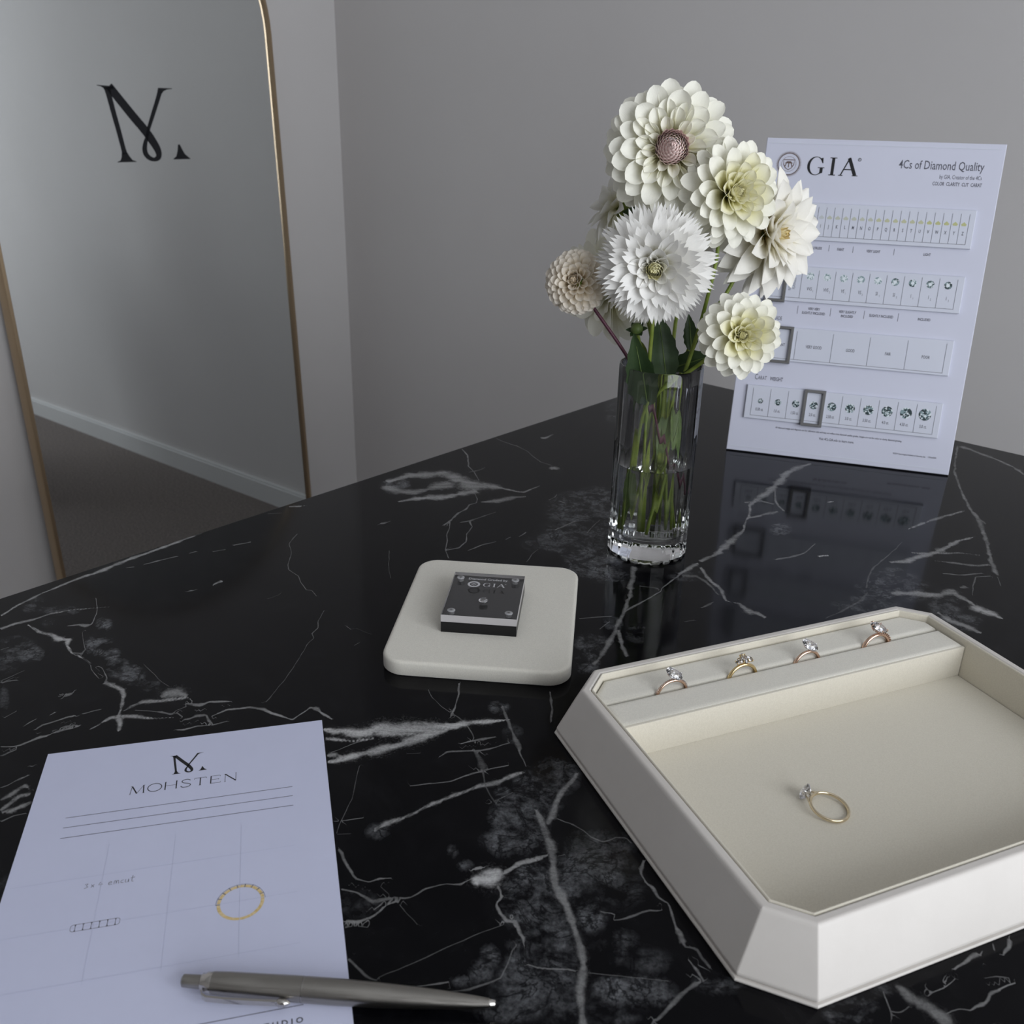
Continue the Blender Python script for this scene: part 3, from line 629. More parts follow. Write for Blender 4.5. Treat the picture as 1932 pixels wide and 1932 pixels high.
    def tb(a0, a1, b0, b1, z0, z1):
        mb = MB(); V = [(-M_.x * a + E_.x * b, -M_.y * a + E_.y * b, z) for z in (z0, z1) for b in (b0, b1) for a in (a0, a1)]
        mb.add(V, [(0, 1, 3, 2), (4, 6, 7, 5), (0, 4, 5, 1), (2, 3, 7, 6), (0, 2, 6, 4), (1, 5, 7, 3)]); return mb
    tb(0.0004, LA - .0004, 0.0004, LB - .0004, T - .03, T - .0004).build('slab_edge', marble, t)
    tb(.16, .20, .08, LB - .08, 0, T - .03).build('leg_panel', gloss_black, t)
    tb(LA - .20, LA - .16, .08, LB - .08, 0, T - .03).build('leg_panel', gloss_black, t)
    tb(.20, LA - .20, LB / 2 - .02, LB / 2 + .02, .45, T - .03).build('stretcher', gloss_black, t)

# ------------------------------------------------------------------ room shell
def slab(name, mat, boxes, parent=None, kind='structure'):
    mb = MB()
    for a0, a1, b0, b1, z0, z1 in boxes:
        V = [room(a, b, z) for z in (z0, z1) for b in (b0, b1) for a in (a0, a1)]
        mb.add(V, [(0, 1, 3, 2), (4, 6, 7, 5), (0, 4, 5, 1), (2, 3, 7, 6), (0, 2, 6, 4), (1, 5, 7, 3)])
    return mb.build(name, mat, parent, kind=kind)
slab('floor', carpet_m, [(0, RA, 0, RB, -.08, 0)])
slab('ceiling', ceil_m, [(-.1, RA + .1, -.1, RB + .1, RH, RH + .1)])
slab('wall_left', wall_m, [(0, RA, -.1, 0, 0, RH)])
slab('wall_back', wall_m, [(-.1, 0, -.1, RB + .1, 0, RH)])
slab('wall_front', wall_m, [(RA, RA + .1, -.1, RB + .1, 0, RH)])
slab('wall_right', wall_m, [(0, RA, RB, RB + .1, 0, WZ0), (0, RA, RB, RB + .1, WZ1, RH), (0, WA0, RB, RB + .1, WZ0, WZ1), (WA1, RA, RB, RB + .1, WZ0, WZ1)])
slab('baseboard_left', trim_m, [(.014, RA, 0, .014, 0, .058), (.010, RA, 0, .010, .058, .064)])
slab('baseboard_back', trim_m, [(0, .014, 0, RB, 0, .058), (0, .010, 0, RB, .058, .064)])
slab('baseboard_front', trim_m, [(RA - .014, RA, .014, RB, 0, .058)])
slab('baseboard_right', trim_m, [(.014, RA - .014, RB - .014, RB, 0, .058)])
wf = slab('window_1', trim_m, [(WA0 - .06, WA1 + .06, RB - .02, RB + .04, WZ1, WZ1 + .06), (WA0 - .06, WA0, RB - .02, RB + .04, WZ0, WZ1), (WA1, WA1 + .06, RB - .02, RB + .04, WZ0, WZ1)])
slab('window_sill', trim_m, [(WA0 - .08, WA1 + .08, RB - .09, RB + .04, WZ0 - .035, WZ0)], wf, None)
wm_ = (WA0 + WA1) / 2
slab('mullion', trim_m, [(wm_ - .02, wm_ + .02, RB - .005, RB + .03, WZ0, WZ1)], wf, None)
for a0, a1 in ((WA0, wm_ - .02), (wm_ + .02, WA1)):
    slab('pane', pane_m, [(a0, a1, RB + .008, RB + .012, WZ0, WZ1)], wf, None)
table()

# ------------------------------------------------------------------ monogram, drawn in a unit box (x 0..1.07, y 0..1)
def monogram(mb, x0, y0, sx, sy, z=0.0, mi=0):
    def q(P): return [(x0 + (a - 232) / 1240 * sx, y0 + (1562 - b) / 1287 * sy) for a, b in P]
    def fan(P): mb.poly(q(P), z, mi)
    # left leg with its foot serif
    mb.ribbon(q([(385, 300), (400, 430), (430, 700), (470, 1000), (508, 1330), (520, 1420)]), [sx * w / 1240 for w in (100, 84, 78, 76, 74, 84)], z, mi)
    fan([(472, 1400), (565, 1400), (585, 1450), (630, 1525), (695, 1552), (695, 1562), (378, 1562), (378, 1555), (435, 1530), (462, 1470)])
    fan([(232, 270), (490, 285), (490, 330), (340, 345), (325, 315), (290, 292), (232, 282)])
    # broad diagonal, running on into the loop
    mb.ribbon(q(sm2([(420, 285), (600, 560), (760, 800), (900, 1000), (990, 1150), (1070, 1310), (1098, 1420), (1078, 1495), (1010, 1528), (930, 1500), (875, 1430), (866, 1340), (890, 1240), (930, 1140)], 4)),
              [sx / 1240 * w for w in np.interp(np.linspace(0, 13, 53), range(14), [128, 134, 136, 138, 136, 122, 100, 80, 58, 70, 82, 80, 66, 46])], z, mi)
    # thin right arm and its serif
    mb.ribbon(q([(930, 1140), (985, 975), (1100, 715), (1200, 490), (1262, 340)]), [sx / 1240 * w for w in (46, 54, 62, 66, 72)], z, mi)
    fan([(1238, 288), (1475, 290), (1475, 300), (1385, 312), (1318, 345), (1285, 385), (1215, 352)])
    # the full stop, a flared wedge
    fan([(1462, 1270), (1490, 1270), (1520, 1350), (1560, 1440), (1650, 1525), (1650, 1535), (1345, 1535), (1345, 1528), (1405, 1480), (1440, 1380)])

# ------------------------------------------------------------------ arched mirror leaning on the left wall
def mirror():
    tl_ = 0.0291
    up = Vector((0, 0, 1)) * math.cos(tl_) - E_ * math.sin(tl_); n = M_.cross(up)
    o = KR + E_ * .06 - M_ * .5012
    Mx = Matrix(((M_.x, up.x, n.x, o.x), (M_.y, up.y, n.y, o.y), (M_.z, up.z, n.z, o.z), (0, 0, 0, 1)))
    t = empty('arched_mirror', 'tall arched mirror in a thin gold frame leaning on the wall', 'mirror', mat=Mx)
    hw, ys, fw = .3007, 1.21, .011
    out = lambda d: [(-hw - d, .012 - d), (hw + d, .012 - d)] + [((hw + d) * math.cos(a), ys + (hw + d) * math.sin(a)) for a in np.linspace(0, math.pi, 41)]
    mb = MB(); mb.loft([[(x, y, z) for x, y in out(.001)] for z in (-.012, 0)], True, True); mb.build('mirror_glass', mirror_m, t)
    mb = MB(); L = [[(x, y, z) for x, y in out(d)] for d, z in ((0, -.02), (0, .004), (.002, .008), (fw - .003, .008), (fw, .004), (fw, -.02))]
    mb.loft(L, closed=True); mb.build('frame', frame_m, t, smooth=True, auto=40)
    mb = MB(); monogram(mb, .5012 - .5784, .9706, .1495, .134, .0006); mb.build('monogram_decal', decal_m, t, label='black monogram letter on the glass')
mirror()

# ------------------------------------------------------------------ strokes for the letterhead
def stroke_word(mb, x, y, h, glyphs, adv, z, mi=0, k=1.0):
    for g, a in zip(glyphs, adv):
        for kind, P, wd in g:
            Q = [(x + px * h, y + py * h) for px, py in P]
            (mb.ribbon(Q, wd * h * k, z, mi) if kind == 'r' else mb.poly(Q, z, mi))
        x += a * h
    return x
def _L(x0, y0, x1, y1, w=.05): return ('r', [(x0, y0), (x1, y1)], w)
def _serif(x, y, w=.14): return ('r', [(x - w / 2, y), (x + w / 2, y)], .03)
GLY = {
 'M': [_L(.08, 0, .18, 1, .04), _L(.18, 1, .62, .02, .11), _L(.62, .02, 1.1, 1, .035), _L(1.1, 1, 1.16, 0, .09), _serif(.08, 0), _serif(1.16, 0, .2), _serif(.12, 1, .14), _serif(1.14, 1, .14)],
 'O': [('r', arc(.6, .5, .56, .5, 0, 360, 30), .07)],
 'H': [_L(.1, 0, .1, 1, .09), _L(1.0, 0, 1.0, 1, .09), _L(.1, .5, 1.0, .5, .035), _serif(.1, 0), _serif(.1, 1), _serif(1.0, 0), _serif(1.0, 1)],
 'S': [('r', sm2([(.82, .82), (.7, .95), (.48, 1.0), (.22, .92), (.14, .74), (.3, .58), (.56, .48), (.8, .36), (.84, .2), (.7, .05), (.42, 0), (.18, .05), (.06, .2)], 4), .07)],
 'T': [_L(.05, .97, 1.0, .97, .045), _L(.52, 0, .52, 1, .09), _serif(.52, 0, .2), _L(.05, .97, .02, .82, .035), _L(1.0, .97, 1.03, .82, .035)],
 'E': [_L(.1, 0, .1, 1, .09), _L(.1, .97, .85, .97, .04), _L(.1, .5, .75, .5, .035), _L(.1, .03, .88, .03, .04), _L(.85, .97, .87, .84, .035), _L(.88, .03, .92, .16, .035), _L(.75, .42, .75, .58, .03)],
 'N': [_L(.1, 0, .1, 1, .04), _L(.1, 1, 1.0, 0, .11), _L(1.0, 0, 1.0, 1, .04), _serif(.1, 0), _serif(.06, 1, .14), _serif(1.0, 1)],
}
ADV = {'M': 1.42, 'O': 1.36, 'H': 1.30, 'S': 1.12, 'T': 1.30, 'E': 1.18, 'N': 1.1}

# ------------------------------------------------------------------ letterhead sheet
def paper():
    pa = .25126
    t = empty('paper_sheet', 'white letterhead sheet with ring sketches under the steel pen', 'paper', (-.10848, .45897, T), pa)
    mb = MB(); mb.box(-.148, 0, -.21, 0, 0, .0004); mb.build('sheet', paper_m, t)
    z = .00046; mm = .001
    mb = MB(); monogram(mb, -83.0 * mm, -32.6 * mm, 17.5 * mm, 16.3 * mm, z); mb.build('monogram_print', ink_m, t)
    mb = MB()
    w_ = sum(ADV[c] for c in 'MOHSTEN') - .02
    h = 6.3 * mm; k = 54.0 * mm / (w_ * h)
    sub = MB(); stroke_word(sub, 0, 0, 1, [GLY[c] for c in 'MOHSTEN'], [ADV[c] for c in 'MOHSTEN'], 0)
    mb.add([(-101.2 * mm + p[0] * 54 * mm / w_, -44.6 * mm + p[1] * h, z) for p in sub.v], sub.f)
    mb.build('name_print', ink_m, t); mb = MB()
    text(mb, 'STUDIO', -19.0 * mm, -199.3 * mm, 3.6 * mm, 1.0, 'RIGHT', z, bold=.012, space=1.55)
    mb.build('footer_print', ink_m, t)
    mb = MB()
    for y in (-56.2, -63.5, -71.0, -191.3): MB().box(-129.6 * mm, -18.7 * mm, (y - .16) * mm, (y + .16) * mm, z, z + 1e-5).build('ruled_line_print', grey_ink, t)
    mb = MB()
    for y in (-100.3, -130.5, -160): mb.box(-146 * mm, -18.9 * mm, (y - .1) * mm, (y + .1) * mm, z, z + 1e-5)
    for x in (-106, -75.4, -44.3): mb.box((x - .1) * mm, (x + .1) * mm, -162 * mm, -80 * mm, z, z + 1e-5)
    mb.build('faint_guide_print', pale_ink, t)
    # pencil note: 3 x 4 emcut
    mb = MB(); s = 2.6 * mm; y0 = -107.6 * mm; lw = .26 * mm
    def pen_(P, x, sc=1.0): mb.ribbon([(x + a * s * sc, y0 + b * s * sc) for a, b in sm2(P, 4)], lw, z)
    X = -113.2 * mm
    pen_([(0, .95), (.5, 1.05), (.3, .6), (.55, .3), (0, 0)], X)
    pen_([(1.1, .7), (1.6, .05)], X); pen_([(1.6, .7), (1.1, .05)], X)
    mb.ribbon([(X + a * s, y0 + b * s) for a, b in ((2.6, 1.0), (2.3, .42), (3.05, .42))], lw, z); pen_([(2.8, .8), (2.75, -.05)], X)
    pen_([(4.0, .4), (4.5, .5), (4.3, .8), (3.98, .5), (4.1, .05), (4.6, .1)], X)
    pen_([(4.9, 0), (4.95, .75), (5.2, .7), (5.25, .05), (5.35, .7), (5.6, .72), (5.68, 0)], X)
    pen_([(6.5, .7), (6.1, .6), (6.05, .15), (6.5, .05)], X)
    pen_([(6.8, .75), (6.8, .1), (7.2, .08), (7.3, .75), (7.35, 0)], X)
    pen_([(7.95, 1.5), (7.85, .2), (8.15, 0)], X); pen_([(7.6, .9), (8.35, 1.0)], X)
    mb.build('pencil_note', pencil, t); mb = MB()
    # sketched band from above, with its stones
    cx0, cx1, cy, hh = -115.3 * mm, -95.1 * mm, -130.6 * mm, 1.9 * mm
    mb.ribbon(rrect(cx0, cx1, cy - hh, cy + hh, 1.2 * mm, 4), .22 * mm, z, closed=True)
    for i in range(6):
        x = cx0 + 1.9 * mm + i * 3.3 * mm
        mb.ribbon([(x, cy - hh), (x, cy + hh)], .3 * mm, z)
        for sy in (-1, 1): mb.poly([(x - .5 * mm, cy + sy * hh), (x + .5 * mm, cy + sy * hh), (x, cy + sy * (hh - .9 * mm))], z)
    mb.build('band_sketch', pencil, t); mb = MB()
    # stones and claws on the ring drawing
    rc, R1, R0 = (-43.9 * mm, -131.3 * mm), 10.4 * mm, 8.9 * mm
    for a in np.linspace(20, 178, 9):
        c, q = math.cos(math.radians(a)), math.sin(math.radians(a))
        mb.ribbon([(rc[0] + c * R0, rc[1] + q * R0), (rc[0] + c * (R1 + .5 * mm), rc[1] + q * (R1 + .5 * mm))], .45 * mm, z + 2e-5)
    mb.ribbon(arc(rc[0], rc[1], R1 + .4 * mm, R1 + .4 * mm, 2, 178, 40), .16 * mm, z + 2e-5)
    mb.build('stone_sketch', pencil, t)
    mb = MB(); mb.ribbon(arc(rc[0], rc[1], (R1 + R0) / 2, (R1 + R0) / 2, 0, 360, 60), R1 - R0, z); mb.build('ring_sketch', ochre, t)
paper()

# ------------------------------------------------------------------ ball pen
def pen():
    a, b = Vector((-.1290, .2748, T + .0054)), Vector((-.0022, .2677, T + .0050))
    d = (b - a); L = d.length; d.normalize(); yv = Vector((0, 0, 1)).cross(d).normalized(); zv = d.cross(yv)
    Mx = Matrix(((d.x, yv.x, zv.x, a.x), (d.y, yv.y, zv.y, a.y), (d.z, yv.z, zv.z, a.z), (0, 0, 0, 1)))
    t = empty('ball_pen', 'brushed steel ball pen lying across the letterhead sheet', 'pen', mat=Mx)
    R = Matrix.Rotation(math.pi / 2, 4, 'Y')
    def lat(prof, name, mat, n=32):
        mb = MB(); mb.lathe([(r, z) for z, r in prof], n); mb.xf(R); mb.build(name, mat, t, smooth=True, auto=50)
    k = L / .127
    lat([(0, .0016), (.0006, .0025), (.008, .0027), (.0082, .0027)], 'push_button', steel_m)
    lat([(.0080, .0030), (.0084, .0034), (.0096, .0035), (.0104, .0041), (.0125, .0043), (.0127, .0043)], 'collar', chrome_m)
    lat([(.0127, .0043), (.020, .0046), (.0490, .0050), (.0496, .0050)], 'upper_barrel', steel_m)
    lat([(.0497, .00485), (.0500, .00485)], 'seam_ring', chrome_m)
    lat([(.0500, .0050), (.064, .0050), (.080, .0047), (.095, .0041), (.108, .0033), (.118, .0025), (.1245, .0018)], 'lower_barrel', steel_m)
    lat([(.1245, .0017), (.1268, .0014), (.1272, .0008)], 'tip', chrome_m)
    mb = MB(); path = [(.0095, -.0040), (.0105, -.0062), (.0125, -.0072), (.020, -.0075), (.036, -.0072), (.0430, -.0068)]
    mb.loft([[(x, y - .0006, -.0012), (x, y + .0004, -.0012), (x, y + .0004, .0012), (x, y - .0006, .0012)] for x, y in path]); mb.build('clip', chrome_m, t)
    mb = MB(); mb.loft([[(x, -.0068 + s * math.cos(q), s * 1.1 * math.sin(q)) for q in np.linspace(0, 2 * math.pi, 9)[:-1]] for x, s in ((.0405, .0008), (.0418, .0016), (.0440, .0015), (.0462, .0003))])
    mb.build('clip_arrow', chrome_m, t, smooth=True)
pen()

# ------------------------------------------------------------------ display pad with the stone in its block
PADA, PADX, PADY = -.0905, -.01508, .57742
def pad():
    mb = MB(); soft_prism(mb, rrect(-.0606, .0606, -.074, .074, .015, 8), 0, .0105, .0022, .0008)
    o = mb.build('display_pad', pad_m, None, smooth=True, label='rounded beige suede pad under the small black block', cat='display pad', auto=60)
    o.location = (PADX, PADY, T); o.rotation_euler = (0, 0, PADA)
pad()
def gem(shape, rx, ry, h, depth, n=16):
    """faceted stone with its girdle at z = 0"""
    def out(k, tw):
        P = []
        for i in range(n):
            a = 2 * math.pi * (i + tw) / n; c, s = math.cos(a), math.sin(a)
            if shape == 'cushion': p = 2.6 ** -1 * 2; c, s = math.copysign(abs(c) ** p, c), math.copysign(abs(s) ** p, s); x, y = c, s
            elif shape == 'pear': x, y = c, s * (1 - .42 * c - .18 * c * c if c > 0 else 1 - .1 * c * c)
            elif shape == 'marquise': x, y = c, s * (1 - .35 * c * c)
            else: x, y = c, s
            P.append((x * rx * k, y * ry * k))
        return P
    mb = MB(); V, Fc = [], []
    rings = [(out(.58, .5), h), (out(.84, 0), h * .55), (out(1, .5), .04 * h), (out(1, .5), -.06 * h), (out(.52, 0), -depth * .62)]
    for P, z in rings: V += [(x, y, z) for x, y in P]
    V.append((0, 0, -depth)); ap = len(V) - 1
    Fc.append(tuple(range(n)))
    def zig(r0, r1, shift):
        for i in range(n):
            j = (i + 1) % n
            if shift == 0:   # r0 twisted ahead of r1
                Fc.append((r0 * n + i, r1 * n + i, r1 * n + j)); Fc.append((r0 * n + i, r1 * n + j, r0 * n + j))
            else:
                Fc.append((r0 * n + i, r1 * n + i, r0 * n + j)); Fc.append((r1 * n + i, r1 * n + j, r0 * n + j))
    zig(0, 1, 0); zig(1, 2, 1)
    for i in range(n): j = (i + 1) % n; Fc.append((2 * n + i, 3 * n + i, 3 * n + j, 2 * n + j))
    zig(3, 4, 0)
    for i in range(n): Fc.append((4 * n + i, ap, 4 * n + (i + 1) % n))
    mb.add(V, Fc); return mb
def seal(mb, cx, cy, r, z, mi=0, n=60, solid=False):
    if solid:
        mb.ribbon(arc(cx, cy, r * .82, r * .82, 0, 360, 40), r * .36, z, mi)
    else:
        for i in range(n):
            a = 2 * math.pi * i / n; c, s = math.cos(a), math.sin(a); q = .020 * r * 1.9
            mb.add([(cx + c * r * .80 - s * q, cy + s * r * .80 + c * q, z), (cx + c * r * .80 + s * q, cy + s * r * .80 - c * q, z), (cx + c * r, cy + s * r, z)], [(0, 1, 2)], mi)
        mb.ribbon(arc(cx, cy, r * .80, r * .80, 0, 360, 40), r * .035, z, mi)
        mb.ribbon(arc(cx, cy, r * .56, r * .56, 0, 360, 40), r * .022, z, mi)
    k = r * (.44 if solid else .42)
    sh = [(-k, k * .75), (k, k * .75), (k * .92, -k * .1), (k * .55, -k * .7), (0, -k * 1.05), (-k * .55, -k * .7), (-k * .92, -k * .1)]
    mb.ribbon([(cx + a, cy + b) for a, b in sh], r * .06, z, mi, closed=True)
    for a in (-.5, 0, .5): mb.ribbon([(cx + a * k * 1.3, cy - k * .62 + abs(a) * k * .3), (cx + a * k * .9, cy + k * .1)], r * .07, z, mi)
    mb.poly([(cx - k * .75, cy + k * .1), (cx + k * .75, cy + k * .1), (cx + k * .3, cy + k * .5), (cx - k * .3, cy + k * .5)], z, mi)
def gia(mb, x, y, h, z, mi=0, wide=1.0):
    """the three roman capitals G I A; x is the left end, y the base line"""
    def P(pts): return [(x + a * h * wide, y + b * h) for a, b in pts]
    o, i_ = arc(.50, .5, .50, .53, 42, 318, 40), arc(.52, .5, .36, .49, 46, 314, 40)
    n = len(o); mb.add([(*p, z) for p in P(o)] + [(*p, z) for p in P(i_)], [(n + k, n + k + 1, k + 1, k) for k in range(n - 1)], mi)
    mb.poly(P([(.84, .97), (.90, .97), (.93, .66), (.88, .66), (.78, .84), (.76, .90)]), z, mi)
    mb.poly(P([(.76, .06), (.94, .12), (.94, .40), (.76, .40)]), z, mi)
    mb.poly(P([(.64, .43), (1.03, .43), (1.03, .39), (.64, .39)]), z, mi)
    mb.poly(P([(1.42, .03), (1.60, .03), (1.60, .97), (1.42, .97)]), z, mi)
    for yy in (0, .96): mb.poly(P([(1.31, yy), (1.71, yy), (1.71, yy + .045), (1.31, yy + .045)]), z, mi)
    mb.ribbon(P([(2.02, .03), (2.46, 1.02)]), h * .07, z, mi)
    mb.ribbon(P([(2.42, 1.0), (2.86, .03)]), h * .19, z, mi)
    mb.ribbon(P([(2.15, .36), (2.68, .36)]), h * .06, z, mi)
    for xx, ww in ((2.02, .26), (2.86, .34)): mb.poly(P([(xx - ww / 2, 0), (xx + ww / 2, 0), (xx + ww / 2, .045), (xx - ww / 2, .045)]), z, mi)
    mb.ribbon(arc(x + 3.02 * h * wide, y + .93 * h, h * .085, h * .085, 0, 360, 16), h * .03, z, mi)
    text(mb, 'R', x + 3.02 * h * wide, y + .885 * h, h * .13, 1, 'CENTER', z, mi)
def block():
    c = Vector((-.0023, -.0027, 0)); c.rotate(Matrix.Rotation(PADA, 3, 'Z'))
    t = empty('diamond_block', 'small black and clear acrylic block holding a loose diamond on the pad', 'display block', (PADX + c.x, PADY + c.y, T + .0105), PADA)
    hw, hd = .0252, .0315
    mb = MB(); mb.box(-hw, hw, -hd, hd, 0, .0077); mb.build('black_base', gloss_black, t)
    mb = MB(); mb.box(-hw, hw, -hd, hd, .0078, .0130); mb.m = [0, 0, 1, 1, 1, 1]; mb.build('clear_plate', [acryl_m, frost_m], t)
    for x, y in ((-.0199, .0228), (.0190, .0238), (-.0192, -.0250), (.0192, -.0240)):
        mb = MB(); mb.lathe([(.0021, .0080), (.0021, .0126), (.0025, .0128), (.0027, .0130), (.0027, .0134), (.0024, .0136)], 20); mb.xf(Matrix.Translation((x, y, 0)))
        o = mb.build('screw', screw_m, t, smooth=True, auto=40)
        mb = MB(); mb.lathe([(.0011, .01362), (.0011, .01364)], 6); mb.xf(Matrix.Translation((x, y, 0))); mb.build('screw_socket', slider_m, o)
    z = .01315; mb = MB()
    text(mb, 'Diamond Graded by', -.0002, .0208, .0042, .80, 'CENTER', z, bold=.01)
    seal(mb, -.0093, .0140, .0044, z, solid=True)
    gia(mb, -.0028, .0114, .0052, z, wide=1.0)
    mb.build('etched_lettering', etch_m, t)
    mb = gem('cushion', .0031, .0036, .0010, .0024); mb.xf(Matrix.Translation((.0003, -.0085, .0133))); mb.build('loose_diamond', gem_m, t)
block()

# ------------------------------------------------------------------ ring tray
TRA, TRX, TRY = .39513, .11296, .28039
TW, TL, TC, TH = .2571, .2008, .0159, .0308
def tray():
    t = empty('ring_tray', 'large cream leather ring tray with cut corners and suede lining', 'tray', (TRX, TRY, T), TRA)
    lp = lambda off, z: [(u, v, z) for u, v in octa(0, TW, 0, TL, TC, off)]
    mb = MB(); mb.loft([lp(.0118, 0), lp(.0132, .0004), lp(.0134, .0012), lp(.0130, .0020)]); mb.build('base_plate', leather_m, t)
    mb = MB(); mb.loft([lp(.0112, .0018), lp(.0122, .0026), lp(.0125, .0036), lp(.0123, .0046), lp(.0008, .0292), lp(.0001, .0303), lp(-.0008, .0308), lp(-.0036, .0308), lp(-.0043, .0305), lp(-.0046, .0298), lp(-.0046, .004)], True, False)
    o = mb.build('body', leather_m, t)
    bv = o.modifiers.new('soft_edges', 'BEVEL'); bv.width = .0005; bv.segments = 2; bv.limit_method = 'ANGLE'; bv.angle_limit = math.radians(25)
    mb = MB(); mb.loft([lp(-.0048, .0262), lp(-.0048, .0300), lp(-.0050, .0306), lp(-.0055, .0309), lp(-.0060, .0306), lp(-.0062, .0300), lp(-.0062, .0048)], False, False)
    o = mb.build('wall_lining', suede_m, t); bv = o.modifiers.new('soft_edges', 'BEVEL'); bv.width = .0005; bv.segments = 2; bv.limit_method = 'ANGLE'; bv.angle_limit = math.radians(25)
    P = octa(0, TW, 0, TL, TC, -.0065); mb = MB(); soft_prism(mb, P, .0030, .0052, .0004, .0003); mb.build('floor_cushion', suede_m, t)
    mb = MB(); soft_prism(mb, [(.0066, .1496), (TW - .0066, .1496), (TW - .0066, .1518), (.0066, .1518)], .0052, .0262, .0005, .0002, seg=3, ci=.0003); mb.build('front_panel', suede_m, t, smooth=True, auto=50)
    mb = MB(); soft_prism(mb, [(.0068, .1508), (TW - .0070, .1508), (TW - .0070, .1716), (.0068, .1716)], .0055, .0272, .0026, .0002); mb.build('ring_cushion', pad_m, t, smooth=True, auto=60)
    k = .0118
    mb = MB(); soft_prism(mb, [(.0068, .1732), (TW - .0068, .1732), (TW - .0068, .1942 - k), (TW - .0068 - k, .1942), (.0068 + k, .1942), (.0068, .1942 - k)], .0055, .0272, .0026, .0002); mb.build('ring_cushion', pad_m, t, smooth=True, auto=60)
tray()

def band_mesh(R, r, rz, n=56, k=10, taper=None):
    """ring band in the x-z plane, top at +z; r is half the wire's depth, rz half its width"""
    L = []
    for i in range(n):
        a = 2 * math.pi * i / n; f = taper(a) if taper else 1
        L.append([((R + r * f * math.cos(q)) * math.sin(a), rz * f * math.sin(q), (R + r * f * math.cos(q)) * math.cos(a)) for q in np.linspace(0, 2 * math.pi, k + 1)[:-1]])
    mb = MB(); mb.loft(L, closed=True); return mb
def tr(*v): return Matrix.Translation(v)
def ring(name, label, local, rotz, R, wire, metal, stones, prong_metal, extra=None, tilt=None):
    """stones: list of (shape, rx, ry, h, depth, matrix, number of prongs)"""
    Mt = Matrix.Translation((TRX, TRY, T)) @ Matrix.Rotation(TRA, 4, 'Z') @ Matrix.Translation(local) @ Matrix.Rotation(rotz, 4, 'Z')
    if tilt is not None: Mt = Mt @ tilt
    t = empty(name, label, 'ring', mat=Mt, group=None)
    band_mesh(R - wire[0], wire[0], wire[1]).build('band', metal, t, smooth=True)
    for shape, rx, ry, h, dp, mat, npr in stones:
        g = gem(shape, rx, ry, h, dp); g.xf(mat); s = g.build('stone', gem_m, t)
        mb = MB()
        for i in range(npr):
            a = 2 * math.pi * (i + .5) / npr; x, y = rx * math.cos(a), ry * math.sin(a)
            if shape == 'pear' and x > 0: y *= 1 - .42 * math.cos(a)
            mb.tube([(x * .12, y * .12, -dp * 1.15), (x * .72, y * .72, -dp * .55), (x * 1.04, y * 1.04, -.0001), (x * .98, y * .98, h * .45), (x * .86, y * .86, h * .62)], [.00034, .00034, .00034, .00036, .00028], 6)
        mb.ribbon([(p[0] * .62, p[1] * .62) for p in arc(0, 0, rx, ry, 0, 360, 24)], .0005, -dp * .5)
        mb.xf(mat); mb.build('prong_setting', prong_metal, t, smooth=True)
    if extra: extra(t, R)
def pave(t, R, arcs, rr=.00052, mat=None):
    mb = MB()
    for a in arcs:
        q = math.radians(a)
        for sy in (-1, 1) if rr < .0005 else (0,):
            g = gem('round', rr, rr, rr * .7, rr * .6, 8); g.xf(Matrix.Rotation(q, 4, 'Y') @ tr(0, sy * rr, R + .0001)); mb.add(g.v, g.f)
    mb.build('pave_stones', gem_m, t)
rz_ = math.pi
z0 = .0229
SL = .1724
ry = lambda d: Matrix.Rotation(math.radians(d), 4, 'Y')
rx_ = lambda d: Matrix.Rotation(math.radians(d), 4, 'X')
rzz = lambda d: Matrix.Rotation(math.radians(d), 4, 'Z')
ring('diamond_ring', 'rose gold ring with oval diamond and stone-set band in the tray slot', (.0515, SL, z0), 0, .0107, (.0009, .0010), rose_m,
     [('oval', .0052, .0037, .0016, .0030, tr(.0006, 0, .0107 + .0036) @ rx_(24) @ ry(10) @ rzz(-42), 4)], white_gold, lambda t, R: pave(t, R, np.arange(-80, 82, 7.0), .0006))
ring('diamond_ring', 'yellow gold ring with a cluster of three diamonds in the tray slot', (.0998, SL, z0), 0, .0108, (.0011, .0011), gold_m,
     [('pear', .0030, .0021, .0010, .0019, tr(-.0034, 0, .0132) @ ry(-24) @ rx_(20) @ rzz(180), 4), ('marquise', .0024, .0036, .0012, .0020, tr(0, .0002, .0140) @ rx_(24), 4), ('pear', .0030, .0021, .0010, .0019, tr(.0036, 0, .0130) @ ry(24) @ rx_(20), 4)], gold_m)
ring('diamond_ring', 'plain rose gold band with one oval diamond in the tray slot', (.1468, SL, z0 - .0006), 0, .0103, (.0010, .0011), rose_m,
     [('oval', .0052, .0038, .0017, .0030, tr(.0006, 0, .0103 + .0036) @ rx_(24) @ ry(10) @ rzz(-40), 4)], white_gold)
def claws(t, R):
    pave(t, R, np.arange(8, 84, 9.0), .0009)
    mb = MB()
    for a in np.arange(3.5, 88, 9.0):
        q = math.radians(a); g = MB(); g.box(-.0003, .0003, -.0011, .0011, -.0004, .0009); g.xf(Matrix.Rotation(q, 4, 'Y') @ tr(0, 0, R)); mb.add(g.v, g.f)
    mb.build('claw_row', rose_m, t)
ring('diamond_ring', 'rose gold ring with large pear diamond and clawed half band', (.2000, SL, z0 - .0003), 0, .0112, (.0011, .0014), rose_m,
     [('pear', .0062, .0042, .0018, .0034, tr(-.0004, 0, .0112 + .0044) @ rx_(24) @ ry(14) @ rzz(148), 5)], rose_m, claws)
